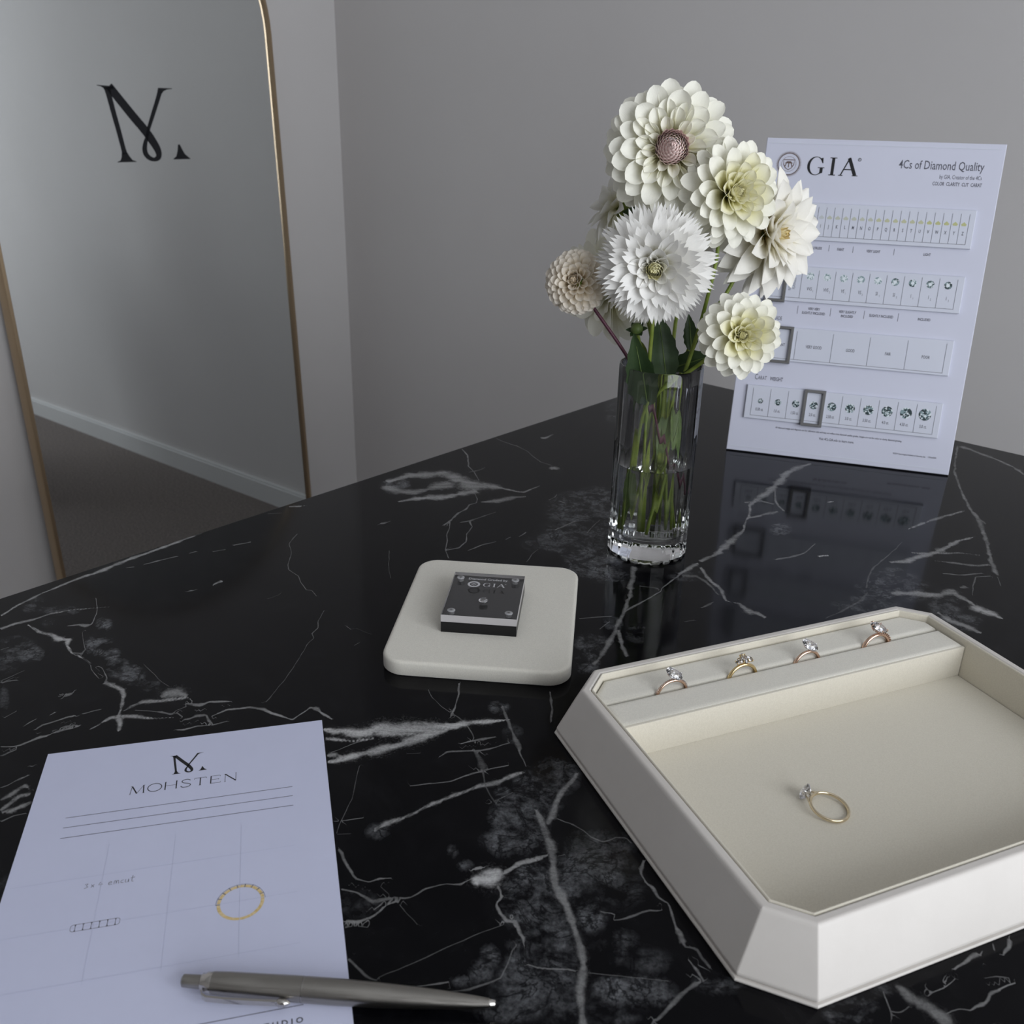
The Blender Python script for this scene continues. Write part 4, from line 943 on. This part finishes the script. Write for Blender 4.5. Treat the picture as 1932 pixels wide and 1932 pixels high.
# the loose ring lies on its side, resting on its head and on the back of the band
ang_ = math.atan2(.0114, -.0065)
ring('diamond_ring', 'pale gold solitaire ring with round diamond lying on the tray floor', (.0886, .0765, .0052 + .0022), ang_ - math.pi / 2, .0105, (.0008, .0010), champ_m,
     [('round', .0042, .0042, .0015, .0028, tr(0, 0, .0105 + .0034), 4)], white_gold,
     lambda t, R: [MB().tube([(s * .0056, 0, .0080), (s * .0040, 0, .0098), (s * .0022, 0, .0122)], [.0007, .0006, .0004], 8).build('shoulder', champ_m, t, smooth=True) for s in (-1, 1)] and None,
     Matrix.Rotation(math.radians(-82), 4, 'X') @ Matrix.Rotation(math.radians(3), 4, 'Y'))

# ------------------------------------------------------------------ grading chart
def chart():
    ba, bl = -.30364, .2233
    u = Vector((math.cos(ba), math.sin(ba), 0)); v = Vector((-math.sin(ba), math.cos(ba), 0)); s = Vector((0, 0, 1)) * math.cos(bl) + v * math.sin(bl); n = u.cross(s)
    o = Vector((.22752, .95684, T + .0012))
    t = empty('grading_chart', 'white slanted board chart of diamond grades standing behind the flowers', 'chart board', mat=Matrix(((u.x, s.x, n.x, o.x), (u.y, s.y, n.y, o.y), (u.z, s.z, n.z, o.z), (0, 0, 0, 1))))
    mm = .001; W, H = 220.4 * mm, 316.3 * mm
    mb = MB(); soft_prism(mb, [(0, 0), (W, 0), (W, H), (0, H)], -.0045, 0, .0008, .0004); mb.build('board', board_m, t)
    for y_, y2_ in ((.004, .0052), (H - .0052, H - .0045)): MB().box(.004, W - .004, y_, y2_, -.0001, .00025).build('edge_bead', strip_m, t)
    # easel leg behind: from the middle of the back down to the table
    c, q = math.cos(bl), math.sin(bl)
    y1, zt = .20, -.0045
    foot = (-.0012 / c, 0)
    d = .085                                     # distance behind, along the table
    yf, zf = d * q, -d * c
    mb = MB(); mb.loft([[(x, y1, zt), (x, y1 - .012, zt), (x, yf - .001, zf), (x, yf + .0005, zf - .004)] for x in (.085, .135)]); mb.build('easel_leg', board_m, t)
    def strip(y0, y1):
        mb = MB(); soft_prism(mb, [(13.5 * mm, y0 * mm), (204 * mm, y0 * mm), (204 * mm, y1 * mm), (13.5 * mm, y1 * mm)], .0002, .0028, .0005, .0002); return mb.build('slider_strip', strip_m, t)
    def slider(x0, x1, y0, y1):
        mb = MB(); a = [(x * mm, y * mm) for x, y in ((x0, y0), (x1, y0), (x1, y1), (x0, y1))]
        L = [[(x, y, z) for x, y in inset(a, dd * mm)] for dd, z in ((0, .0004), (0, .0052), (.5, .0058), (2.6, .0058), (3.1, .0052), (3.1, .0030))]
        for p in L: pass
        mb.loft(L, False, False); mb.build('slider_frame', slider_m, t)
    zp, zs = .00012, .0029
    # headline
    mb = MB(); gia(mb, 42.3 * mm, 282.3 * mm, 16.8 * mm, zp, wide=.96); mb.build('capital_print', ink_m, t)
    mb = MB(); seal(mb, 24.2 * mm, 291.6 * mm, 12.6 * mm, zp); mb.build('seal_print', brown_ink, t)
    def pr(name, st, x, y, size, k, al='CENTER', b=0.0):
        mb = MB(); text(mb, st, x * mm, y * mm, size * mm, k, al, zp, bold=b); mb.build(name, grey_ink, t)
    pr('title_print', '4Cs of Diamond Quality', 204, 291.4, 11.4, .675, 'RIGHT', .004)
    pr('subtitle_print', 'by GIA, Creator of the 4Cs', 203.6, 283.2, 5.4, .625, 'RIGHT')
    pr('subtitle_print', 'COLOR  CLARITY  CUT  CARAT', 204.6, 276.9, 4.8, .64, 'RIGHT', .012)
    for y, ch in ((263.0, ('C', 'OLOR')), (201.5, ('C', 'LARITY')), (138.4, ('C', 'UT GRADE')), (76.4, ('C', 'ARAT'))):
        mb = MB(); text(mb, ch[0], 19.5 * mm, (y - .2) * mm, 8.2 * mm, .55, 'LEFT', zp)
        text(mb, ch[1], 22.8 * mm, y * mm, 5.6 * mm, .62 if len(ch[1]) < 6 else .585, 'LEFT', zp)
        if ch[1] == 'ARAT': text(mb, 'WEIGHT', 35.0 * mm, 76.4 * mm, 5.6 * mm, .60, 'LEFT', zp, bold=.015)
        mb.build('heading_print', grey_ink, t)
    def mini(x, y, *rows):
        mb = MB()
        for i, st in enumerate(rows): text(mb, st, x * mm, (y - 1.2 + (len(rows) - 1) * 2.1 - 4.2 * i) * mm, 3.6 * mm, .66, 'CENTER', zp, bold=.02)
        mb.build('caption_print', grey_ink, t)
    for x, st in ((30, 'COLORLESS'), (58, 'NEAR COLORLESS'), (85.6, 'FAINT'), (116.7, 'VERY LIGHT'), (166.4, 'LIGHT')): mini(x, 212, st)
    mini(68.6, 150, 'VERY VERY', 'SLIGHTLY INCLUDED'); mini(101.2, 149.5, 'VERY SLIGHTLY', 'INCLUDED'); mini(133.5, 150.1, 'SLIGHTLY INCLUDED'); mini(173.6, 150.1, 'INCLUDED')
    for x, y0_, y1_ in [(q_, 209.6, 215.6) for q_ in (43.6, 74.5, 97.4, 135.9)] + [(q_, 146.2, 154.2) for q_ in (52.7, 84.9, 117.3, 149.4)]:
        MB().box((x - .2) * mm, (x + .2) * mm, y0_ * mm, y1_ * mm, 0, zp).build('divider_print', grey_ink, t)
    pr('footnote_print', 'All diamond images and diagrams are for reference only and may not reflect true diamond quality grades. Images are not for color or clarity diamond grading.', 109.6, 27.8, 2.5, .78, 'CENTER', .015)
    pr('footnote_print', 'Visit 4Cs.GIA.edu to learn more.', 109.5, 20.8, 3.6, .72, 'CENTER', .01)
    pr('footnote_print', '\u00a92019 Gemological Institute of America, Inc.    17Dec0094', 206.4, 14.9, 2.3, .74, 'RIGHT', .01)
    rnd = random.Random(3)
    def brill(mb, cx, cy, r, z, pal):
        n = 12
        def P(k, q): return [(cx + r * k * math.cos(2 * math.pi * (i + q) / n), cy + r * k * math.sin(2 * math.pi * (i + q) / n), z) for i in range(n)]
        A, B, C = P(1, 0), P(.72, .5), P(.4, 0)
        V = A + B + C + [(cx, cy, z)]
        for i in range(n):
            j = (i + 1) % n
            for f in ((i, j, n + i), (n + i, j, n + j), (n + i, 2 * n + i, 2 * n + j), (n + i, n + j, 2 * n + j), (2 * n + i, 2 * n + j, 3 * n)):
                mb.add([V[q] for q in f], [(0, 1, 2)], rnd.choice(pal))
    def cells(mb, x0, p, k, y0, y1):
        for i in range(k + 1): mb.box((x0 + i * p - .17) * mm, (x0 + i * p + .17) * mm, y0 * mm, y1 * mm, zs, zs + 1e-5)
        mb.box(x0 * mm, (x0 + k * p) * mm, (y0 - .17) * mm, (y0 + .17) * mm, zs, zs + 1e-5)
    # colour strip
    st = strip(219.2, 255.0); mb = MB(); cells(mb, 20.7, 7.73, 23, 223, 251.3)
    for i, ch in enumerate('DEFGHIJKLMNOPQRSTUVWXYZ'): text(mb, ch, (24.55 + i * 7.73) * mm, 231.6 * mm, 4.6 * mm, .62, 'CENTER', zs, bold=.015)
    mb.build('lettering', grey_ink, st)
    tints = [principled('stone_tint', c, .5) for c in ((.52, .55, .56), (.50, .52, .44), (.50, .51, .34), (.48, .49, .24))]
    mb = MB()
    for i in range(23):
        x, y, z, mi = (24.4 + i * 7.73) * mm, 241.8 * mm, zs + 1e-5, min(3, i * 4 // 23)
        mb.poly([(x - 2.6 * mm, y - .3 * mm), (x - 1.7 * mm, y - 1.7 * mm), (x + 1.7 * mm, y - 1.7 * mm), (x + 2.6 * mm, y - .3 * mm), (x + 1.2 * mm, y + .9 * mm), (x, y + 2.0 * mm), (x - 1.2 * mm, y + .9 * mm)], z, mi)
    mb.build('stone_print', tints, st)
    # clarity strip
    st = strip(158.2, 193.0); mb = MB(); cells(mb, 20.1, 16.15, 11, 161.8, 190)
    for i, (a, b) in enumerate((('VVS', '1'), ('VVS', '2'), ('VS', '1'), ('VS', '2'), ('SI', '1'), ('SI', '2'), ('I', '1'), ('I', '2'), ('I', '3'))):
        x = 60.6 + i * 16.15; text(mb, a, (x + .6) * mm, 169.8 * mm, 5.0 * mm, .60, 'RIGHT' if len(a) < 2 else 'CENTER', zs); text(mb, b, (x + 1.0 + .95 * len(a)) * mm, 168.4 * mm, 3.0 * mm, .6, 'LEFT', zs)
    text(mb, 'INTERNALLY', 43.2 * mm, 176 * mm, 3.6 * mm, .7, 'CENTER', zs, rot=math.pi / 2); text(mb, 'FLAWLESS', 47.2 * mm, 176 * mm, 3.6 * mm, .7, 'CENTER', zs, rot=math.pi / 2)
    text(mb, 'FLAWLESS', 29.5 * mm, 176 * mm, 3.6 * mm, .7, 'CENTER', zs, rot=math.pi / 2)
    mb.build('lettering', grey_ink, st)
    mb = MB()
    for i in range(9):
        x, y = (60.6 + i * 16.15) * mm, 183.9 * mm
        brill(mb, x, y, 3.7 * mm, zs + 1e-5, (1, 1, 2, 2) if i < 5 else (0, 1, 1, 2) if i < 7 else (0, 0, 1, 2))
        mb.poly([(x + 1.7 * mm * math.cos(a), y + 1.7 * mm * math.sin(a)) for a in np.linspace(0, 2 * math.pi, 9)[:-1]], zs + 2e-5, 2)
    mb.build('stone_print', [teal_d, teal_m, teal_l], st)
    # cut strip
    st = strip(97.6, 131.8); mb = MB(); cells(mb, 20.1, 35.55, 5, 100, 128.6)
    for x, s_ in ((38, 'EXCELLENT'), (73.7, 'VERY GOOD'), (109.3, 'GOOD'), (145.1, 'FAIR'), (180.5, 'POOR')): text(mb, s_, x * mm, 112.4 * mm, 4.4 * mm, .62, 'CENTER', zs, bold=.01)
    mb.build('lettering', grey_ink, st)
    # carat strip
    st = strip(35.6, 70.2); mb = MB(); cells(mb, 20.0, 17.82, 10, 38.9, 67.4); m2 = MB()
    for i, s_ in enumerate(('0.50', '1.0', '1.50', '2.0', '2.50', '3.0', '3.50', '4.0', '4.50', '5.0')):
        x = 28.6 + i * 17.81; text(mb, s_ + ' ct.', x * mm, 44.2 * mm, 4.4 * mm, .62, 'CENTER', zs, bold=.008)
        brill(m2, x * mm, (54.4 + i * .36) * mm, (2.7 + 3.3 * (i / 9) ** .75) * mm, zs + 1e-5, (0, 0, 1, 2))
    mb.build('lettering', grey_ink, st); m2.build('stone_print', [teal_d, teal_m, teal_l], st)
    slider(18.2, 28.6, 217.4, 256.8); slider(18.4, 38.7, 156.4, 194.8); slider(18.0, 52.2, 95.0, 132.6); slider(71.4, 92.5, 33.7, 71.2)
chart()

# ------------------------------------------------------------------ glass vase with water
VX, VY, VR, VH = .1111, .7036, .0321, .1554
def vase():
    t = empty('glass_vase', 'tall fluted clear glass vase half filled with water', 'vase', (VX, VY, T + .0004))
    nf, sub = 20, 8; n = nf * sub
    def fl(r, z, dep):
        P = []
        for i in range(n):
            a = 2 * math.pi * i / n; k = (i % sub) / sub
            P.append(((r - dep * math.sin(math.pi * k)) * math.cos(a), (r - dep * math.sin(math.pi * k)) * math.sin(a), z))
        return P
    L = [fl(VR - .0016, 0, .0002), fl(VR - .0004, .0006, .0003), fl(VR, .002, .0004), fl(VR, .010, .0005), fl(VR, .08, .0005), fl(VR, VH - .012, .0005), fl(VR, VH - .001, .0004), fl(VR - .0008, VH, .0001),
         fl(VR - .0022, VH - .0004, 0), fl(VR - .0030, VH - .003, 0), fl(VR - .0032, .06, 0), fl(VR - .0036, .026, 0), fl(VR - .0052, .0205, 0), fl(VR - .0080, .0188, 0), fl(.004, .0182, 0)]
    mb = MB(); mb.loft(L); mb.build('glass_body', glass_m, t, smooth=True, auto=45)
    mb = MB(); m_ = 48; zw = .0775
    mb.lathe([(.003, .01815), (VR - .0079, .01875), (VR - .0051, .0205), (VR - .0035, .026), (VR - .0031, .06), (VR - .0030, zw), (VR - .0040, zw - .0006), (.002, zw - .0006)], m_); mb.build('water', water_m, t, smooth=True, auto=50)
vase()

# ------------------------------------------------------------------ dahlias
def petal_mesh(name, kind, roll, curl, mat, wd=.42):
    """unit-length petal along +y, inner face +z; roll is how far its sides close, curl bends the tip back (+) or in (-)"""
    prof = dict(round=[(0, .28), (.16, .52), (.36, .82), (.56, .98), (.70, 1), (.82, .90), (.91, .69), (.97, .40), (1, .02)],
                point=[(0, .34), (.15, .58), (.35, .88), (.55, 1), (.75, .80), (.90, .40), (1, .02)],
                fringe=[(0, .36), (.15, .55), (.38, .80), (.6, .96), (.8, 1.0), (.90, .90), (1, .72)])[kind]
    nt = 6; V, Fc = [], []
    for s, w_ in prof:
        wv = wd * w_; rl = roll * (1.25 - .75 * s)
        for j in range(nt + 1):
            tt = -1 + 2 * j / nt
            ph = tt * rl; R = wv / 2 / max(rl, .05)
            x, z = R * math.sin(ph) * 1.0, R * (1 - math.cos(ph))
            y = s
            if kind == 'fringe' and s > .85: y += (.0, .09, -.06, .12, -.06, .07, .0)[j] * ((s - .85) / .15)
            z += -curl * s * s * .5 + .04 * math.sin(math.pi * s)
            V.append((x, y - abs(curl) * .12 * s * s, z))
    m = len(prof)
    for i in range(m - 1):
        for j in range(nt): a = i * (nt + 1) + j; Fc.append((a, a + 1, a + nt + 2, a + nt + 1))
    mb = MB(); mb.add(V, Fc); return mb.mesh(name, mat, True)
def stem(t, pts, r0, r1, mat, name='stem'):
    loc = Vector(t.location); P = [p - loc for p in catmull(pts, 6)]; n = len(P)
    mb = MB(); mb.tube(P, [r0 + (r1 - r0) * i / (n - 1) for i in range(n)], 8); return mb.build(name, mat, t, smooth=True)
def leaf(t, base, tip, wd, face, mat, sag=.1, fold=.35, wave=0.0):
    """pointed leaf with a folded midrib; face is roughly the direction its upper side looks"""
    b, e = Vector(base), Vector(tip); y = (e - b); L = y.length; y.normalize(); x = y.cross(Vector(face)).normalized(); z = x.cross(y)
    V, Fc = [], []; N = 12; prof = [math.sin(math.pi * min(1, (i / N) ** .8)) ** .8 * (1 - .25 * i / N) for i in range(N + 1)]
    for i in range(N + 1):
        s = i / N; c = b + y * (L * s) - z * (sag * L * s * s)
        for k in (-1, -.5, 0, .5, 1):
            w_ = max(prof[i], .03) * wd / 2 * k; zz = abs(k) * prof[i] * wd / 2 * fold + wave * wd * math.sin(9 * s + k) * abs(k)
            if abs(k) == 1 and 0 < i < N: w_ *= 1 + (.10 if i % 2 else -.04)
            V.append(tuple(c + x * w_ + z * zz - Vector(t.location)))
    for i in range(N):
        for k in range(4): a = i * 5 + k; Fc.append((a, a + 1, a + 6, a + 5))
    mb = MB(); mb.add(V, Fc); o = mb.build('leaf', mat, t, smooth=True)
    mb = MB(); mb.tube([Vector(V[i * 5 + 2]) + z * .0002 for i in range(0, N, 2)], [.0007, .0006, .0005, .0004, .0003, .0002], 5); mb.build('midrib', leaf_l, o, smooth=True)
def dahlia(name, label, head, axis, R, N, kinds, stem_pts, seed, fh=.55, tmax=102, wd=.42, recept=.16, center=None, stem_mat=None, inner=.22, expo=.72, srad=(.0013, .0017), back=0, tmin=4, centre_r=None, lmin=.2, group='dahlias in the glass vase'):
    """kinds: list of (fraction, mesh) from the outermost to the innermost petals"""
    rnd = random.Random(seed)
    base = Vector((stem_pts[-1][0], stem_pts[-1][1], T + stem_pts[-1][2]))
    t = empty(name, label, 'flower', base)
    A = Vector(axis).normalized(); H = Vector((head[0], head[1], T + head[2])) - A * (R * .12)
    X = A.orthogonal().normalized(); Y = A.cross(X); r0 = R * recept; GA = math.pi * (3 - math.sqrt(5))
    for k in range(N):
        q = k / N; th = math.radians(tmin + (tmax - tmin) * (1 - q) ** expo)
        th = th + rnd.uniform(-.05, .05)
        ps = GA * k + rnd.uniform(-.07, .07)
        rho = X * math.cos(ps) + Y * math.sin(ps)
        yv = rho * math.sin(th) + A * math.cos(th); zv = A * math.sin(th) - rho * math.cos(th)
        zv = (zv + rho.cross(A) * rnd.uniform(-.16, .16)).normalized(); xv = yv.cross(zv).normalized(); zv = xv.cross(yv)
        tip = R * math.sqrt(math.sin(th) ** 2 + (fh * math.cos(th)) ** 2)
        L = max(tip - r0 * .6, R * lmin) * rnd.uniform(.94, 1.05)
        if q > 1 - inner: L *= .55 + .45 * (1 - q) / inner
        for fr, me in kinds:
            if q <= fr: break
        o = bpy.data.objects.new('petal', me); link(o, t)
        p = H - base + rho * (r0 * math.sin(th)) + A * (r0 * math.cos(th) * .7)
        ws = L * (.9 + .25 * q) * rnd.uniform(.93, 1.07)
        o.matrix_basis = Matrix(((xv.x * ws, yv.x * L, zv.x * L, p.x), (xv.y * ws, yv.y * L, zv.y * L, p.y), (xv.z * ws, yv.z * L, zv.z * L, p.z), (0, 0, 0, 1)))
    if center:
        me, cn, cr_, cl_, cm_ = center; mb = MB(); P0 = [Vector(v.co) for v in me.vertices]; F0 = [tuple(f.vertices) for f in me.polygons]
        for k in range(cn):
            q = (k + .5) / cn; th = math.radians(88) * math.sqrt(q); ps = GA * k
            rho = X * math.cos(ps) + Y * math.sin(ps); d = rho * math.sin(th) + A * math.cos(th)
            yv = (A * .95 + d * .35 - rho * (.55 * (1 - q))).normalized(); zv = (-rho - yv * (-rho).dot(yv)).normalized(); xv = yv.cross(zv)
            p = H - base + A * (R * fh * .34) + rho * (cr_ * math.sin(th) * .9) + A * (cr_ * math.cos(th) * 1.25)
            s_ = cl_ * (.7 + .5 * q)
            mb.add([p + xv * (v.x * s_) + yv * (v.y * s_) + zv * (v.z * s_) for v in P0], F0)
        mb.build('bud_centre', cm_, t, smooth=True, label='tight centre of unopened petals', kind='stuff')
    # green cup behind the petals
    mb = MB(); L = []
    for rr, zz in ((.0022, -.016), (.0045, -.012), (R * .17, -.007), (R * .20, 0.0), (R * .14, .004)):
        L.append([tuple(H - base + A * (zz * R / .04) + (X * math.cos(a) + Y * math.sin(a)) * rr) for a in np.linspace(0, 2 * math.pi, 11)[:-1]])
    mb.loft(L); mb.build('calyx', stem_m, t, smooth=True)
    S0 = H - A * (.012 * R / .04)
    stem(t, [S0, S0 - A * .008] + [Vector((x, y, T + z)) for x, y, z in stem_pts], srad[0], srad[1], stem_mat or stem_m)
    return t
TB = lambda x, y, z: (x, y, T + z)
K = {}
for nm, m in (('ivory', p_ivory), ('white', p_white), ('lemon', p_lemon), ('cream', p_cream), ('peach', p_peach), ('blush', p_blush)):
    K[nm] = dict(flat=petal_mesh('petal', 'round', .55, .25, m), cup=petal_mesh('petal', 'round', 1.05, .0, m, .44), roll=petal_mesh('petal', 'round', 1.9, -.15, m, .62), tube=petal_mesh('petal', 'round', 2.7, -.1, m, .8),
                 point=petal_mesh('petal', 'point', .75, .3, m, .5), pin=petal_mesh('petal', 'point', 1.3, .1, m, .55), fr=petal_mesh('petal', 'fringe', .7, .12, m, .32), frc=petal_mesh('petal', 'fringe', 1.1, -.2, m, .42), scale=petal_mesh('petal', 'point', 1.2, -.35, m, .55))
I, Wt, Lm, Cr, Pe, Bl = (K[k] for k in ('ivory', 'white', 'lemon', 'cream', 'peach', 'blush'))
d1 = dahlia('dahlia', 'largest white dahlia with a pale pink centre, topmost in the vase', (.1039, .70, .3070), (-.05, -.93, .22), .0428, 100, [(.42, I['flat']), (.66, I['cup']), (.84, I['roll']), (1, I['tube'])],
    [(.107, .714, .26), (.112, .712, .155), (.118, .710, .09), (.124, .706, .0205)], 1, fh=.50, center=(Bl['scale'], 120, .0118, .0090, c_blush), inner=.40, wd=.44, tmin=40, recept=.24)
d2 = dahlia('dahlia', 'pale yellow-centred dahlia leaning right, between the topmost flower and the chart', (.1461, .685, .2807), (.38, -.86, .22), .0352, 92, [(.40, I['flat']), (.7, I['cup']), (1, Lm['roll'])],
    [(.1436, .700, .245), (.1399, .700, .207), (.131, .703, .158), (.112, .710, .08), (.098, .713, .0205)], 2, fh=.66, tmax=112, center=(Lm['scale'], 34, .004, .0072, c_lemon), tmin=14)
d3 = dahlia('dahlia', 'pointed cream dahlia facing right in front of the chart', (.1900, .735, .2489), (.64, -.73, .10), .0480, 74, [(.5, Cr['point']), (.8, Cr['pin']), (1, Cr['pin'])],
    [(.1700, .735, .2300), (.1600, .730, .2050), (.131, .715, .16), (.12, .70, .08), (.108, .692, .0205)], 3, fh=.62, tmax=112, center=(Cr['scale'], 22, .004, .0085, c_cream), tmin=14)
d4 = dahlia('dahlia', 'pure white fringed dahlia in the middle of the bunch, facing the camera', (.0947, .665, .2334), (-.16, -.95, -.10), .0368, 104, [(.55, Wt['fr']), (.8, Wt['frc']), (1, Wt['roll'])],
    [(.0985, .682, .193), (.0995, .689, .148), (.103, .695, .09), (.106, .700, .0205)], 4, fh=.55, center=(Lm['scale'], 46, .0052, .0095, c_lemon), tmax=104, tmin=20)
d5 = dahlia('dahlia', 'lowest dahlia, creamy white, hanging over the right rim of the vase', (.1566, .655, .1895), (.10, -.93, .18), .0290, 88, [(.42, I['flat']), (.72, I['cup']), (1, Lm['roll'])],
    [(.1398, .676, .168), (.125, .684, .152), (.101, .688, .128), (.0945, .693, .09), (.0925, .701, .0205)], 5, fh=.64, tmax=116, center=(Lm['scale'], 30, .003, .0060, c_lemon), tmin=14)
d6 = dahlia('dahlia', 'small round blush pompon dahlia on a purple stem at the left', (.043, .70, .2163), (-.30, -.85, .32), .0198, 190, [(.3, Pe['cup']), (1, Pe['roll'])],
    [(.0552, .698, .2000), (.0870, .6985, .157), (.107, .697, .116), (.128, .702, .065), (.1315, .703, .052)], 6, fh=.95, tmax=138, recept=.50, inner=.05, center=(Pe['scale'], 40, .005, .0055, c_peach), stem_mat=purple_m, srad=(.0012, .0015), expo=.62)
d7 = dahlia('dahlia', 'half-hidden white dahlia facing away, left of the topmost flower', (.0740, .755, .2643), (-.62, .30, .30), .0310, 40, [(.6, Wt['point']), (1, Wt['pin'])],
    [(.095, .735, .21), (.108, .722, .155), (.115, .715, .08), (.118, .721, .0205)], 7, tmax=112)
d8 = dahlia('dahlia', 'half-hidden cream dahlia behind the small round pompon', (.0720, .752, .2020), (-.50, -.45, -.20), .0450, 64, [(.6, I['flat']), (1, I['cup'])],
    [(.092, .740, .172), (.102, .722, .156), (.11, .712, .09), (.128, .712, .0205)], 8, tmax=112)
d9 = dahlia('dahlia', 'white dahlia at the back, almost covered by the others', (.1380, .775, .2480), (.10, .75, .45), .0330, 40, [(.6, Wt['flat']), (1, Wt['cup'])],
    [(.128, .75, .2), (.121, .722, .156), (.117, .705, .10), (.116, .702, .070)], 9, tmax=115)
leaf(d4, TB(.1015, .688, .126), TB(.0850, .681, .182), .025, (-.4, -1, .1), leaf_m, .05, .3)
leaf(d1, TB(.1160, .702, .140), TB(.1050, .700, .196), .023, (.2, -1, .1), leaf_m, .02, .3)
leaf(d3, TB(.1210, .712, .150), TB(.1500, .699, .166), .017, (0, -.8, .6), leaf_m, .1, .5)
leaf(d2, TB(.1330, .707, .165), TB(.1300, .712, .192), .012, (0, -1, .2), leaf_m, .1, .3)
leaf(d7, TB(.1010, .738, .258), TB(.0780, .742, .262), .017, (-.2, -.8, .5), leaf_m, .05, .3)
leaf(d3, TB(.1235, .703, .120), TB(.1290, .694, .082), .010, (.3, -1, .1), leaf_l, .05, .3)
leaf(d2, TB(.1200, .706, .112), TB(.1130, .694, .085), .012, (-.2, -1, .1), leaf_l, .05, .3)
leaf(d8, TB(.1000, .724, .155), TB(.0930, .714, .110), .013, (-.3, -1, .1), leaf_m, .05, .3)
leaf(d9, TB(.1190, .712, .130), TB(.1240, .706, .070), .012, (.2, -1, .1), leaf_l, .05, .3)
leaf(d5, TB(.0945, .693, .075), TB(.0950, .698, .030), .010, (-.2, -1, .1), leaf_l, .03, .3)
def bud(label, pos, axis, r, stem_pts):
    base = Vector(TB(*stem_pts[-1])); t = empty('dahlia_bud', label, 'flower bud', base)
    A = Vector(axis).normalized(); X = A.orthogonal().normalized(); Y = A.cross(X); H = Vector(TB(*pos)) - base
    mb = MB(); mb.loft([[tuple(H + A * (zz * r) + (X * math.cos(a) + Y * math.sin(a)) * (rr * r)) for a in np.linspace(0, 2 * math.pi, 15)[:-1]] for rr, zz in ((.35, -1), (.85, -.6), (1, 0), (.8, .55), (.4, .9), (.05, 1))]); mb.build('bud_body', leaf_l, t, smooth=True)
    me = petal_mesh('sepal', 'point', .7, .5, leaf_m, .6)
    for k in range(6):
        a = k * math.pi / 3; rho = X * math.cos(a) + Y * math.sin(a); yv = (rho * .75 + A * .66).normalized(); zv = (A * .75 - rho * .66).normalized(); xv = yv.cross(zv); p = H - A * r * .9; L = r * 2.0
        o = bpy.data.objects.new('sepal', me); link(o, t)
        o.matrix_basis = Matrix(((xv.x * L, yv.x * L, zv.x * L, p.x), (xv.y * L, yv.y * L, zv.y * L, p.y), (xv.z * L, yv.z * L, zv.z * L, p.z), (0, 0, 0, 1)))
    stem(t, [base + H - A * r * .8] + [Vector(TB(*p)) for p in stem_pts], .0012, .0018, stem_m)
bud('green flower bud between the topmost and the fringed dahlia', (.1050, .706, .2690), (-.2, -.6, .8), .0062, [(.1085, .717, .24), (.1120, .717, .16), (.1135, .716, .12), (.1130, .716, .100)])
bud('green flower bud below the fringed dahlia, above the vase rim', (.0895, .698, .1830), (-.25, -.5, .8), .0048, [(.0935, .702, .168), (.0990, .706, .140), (.1000, .709, .12), (.1005, .710, .105)])
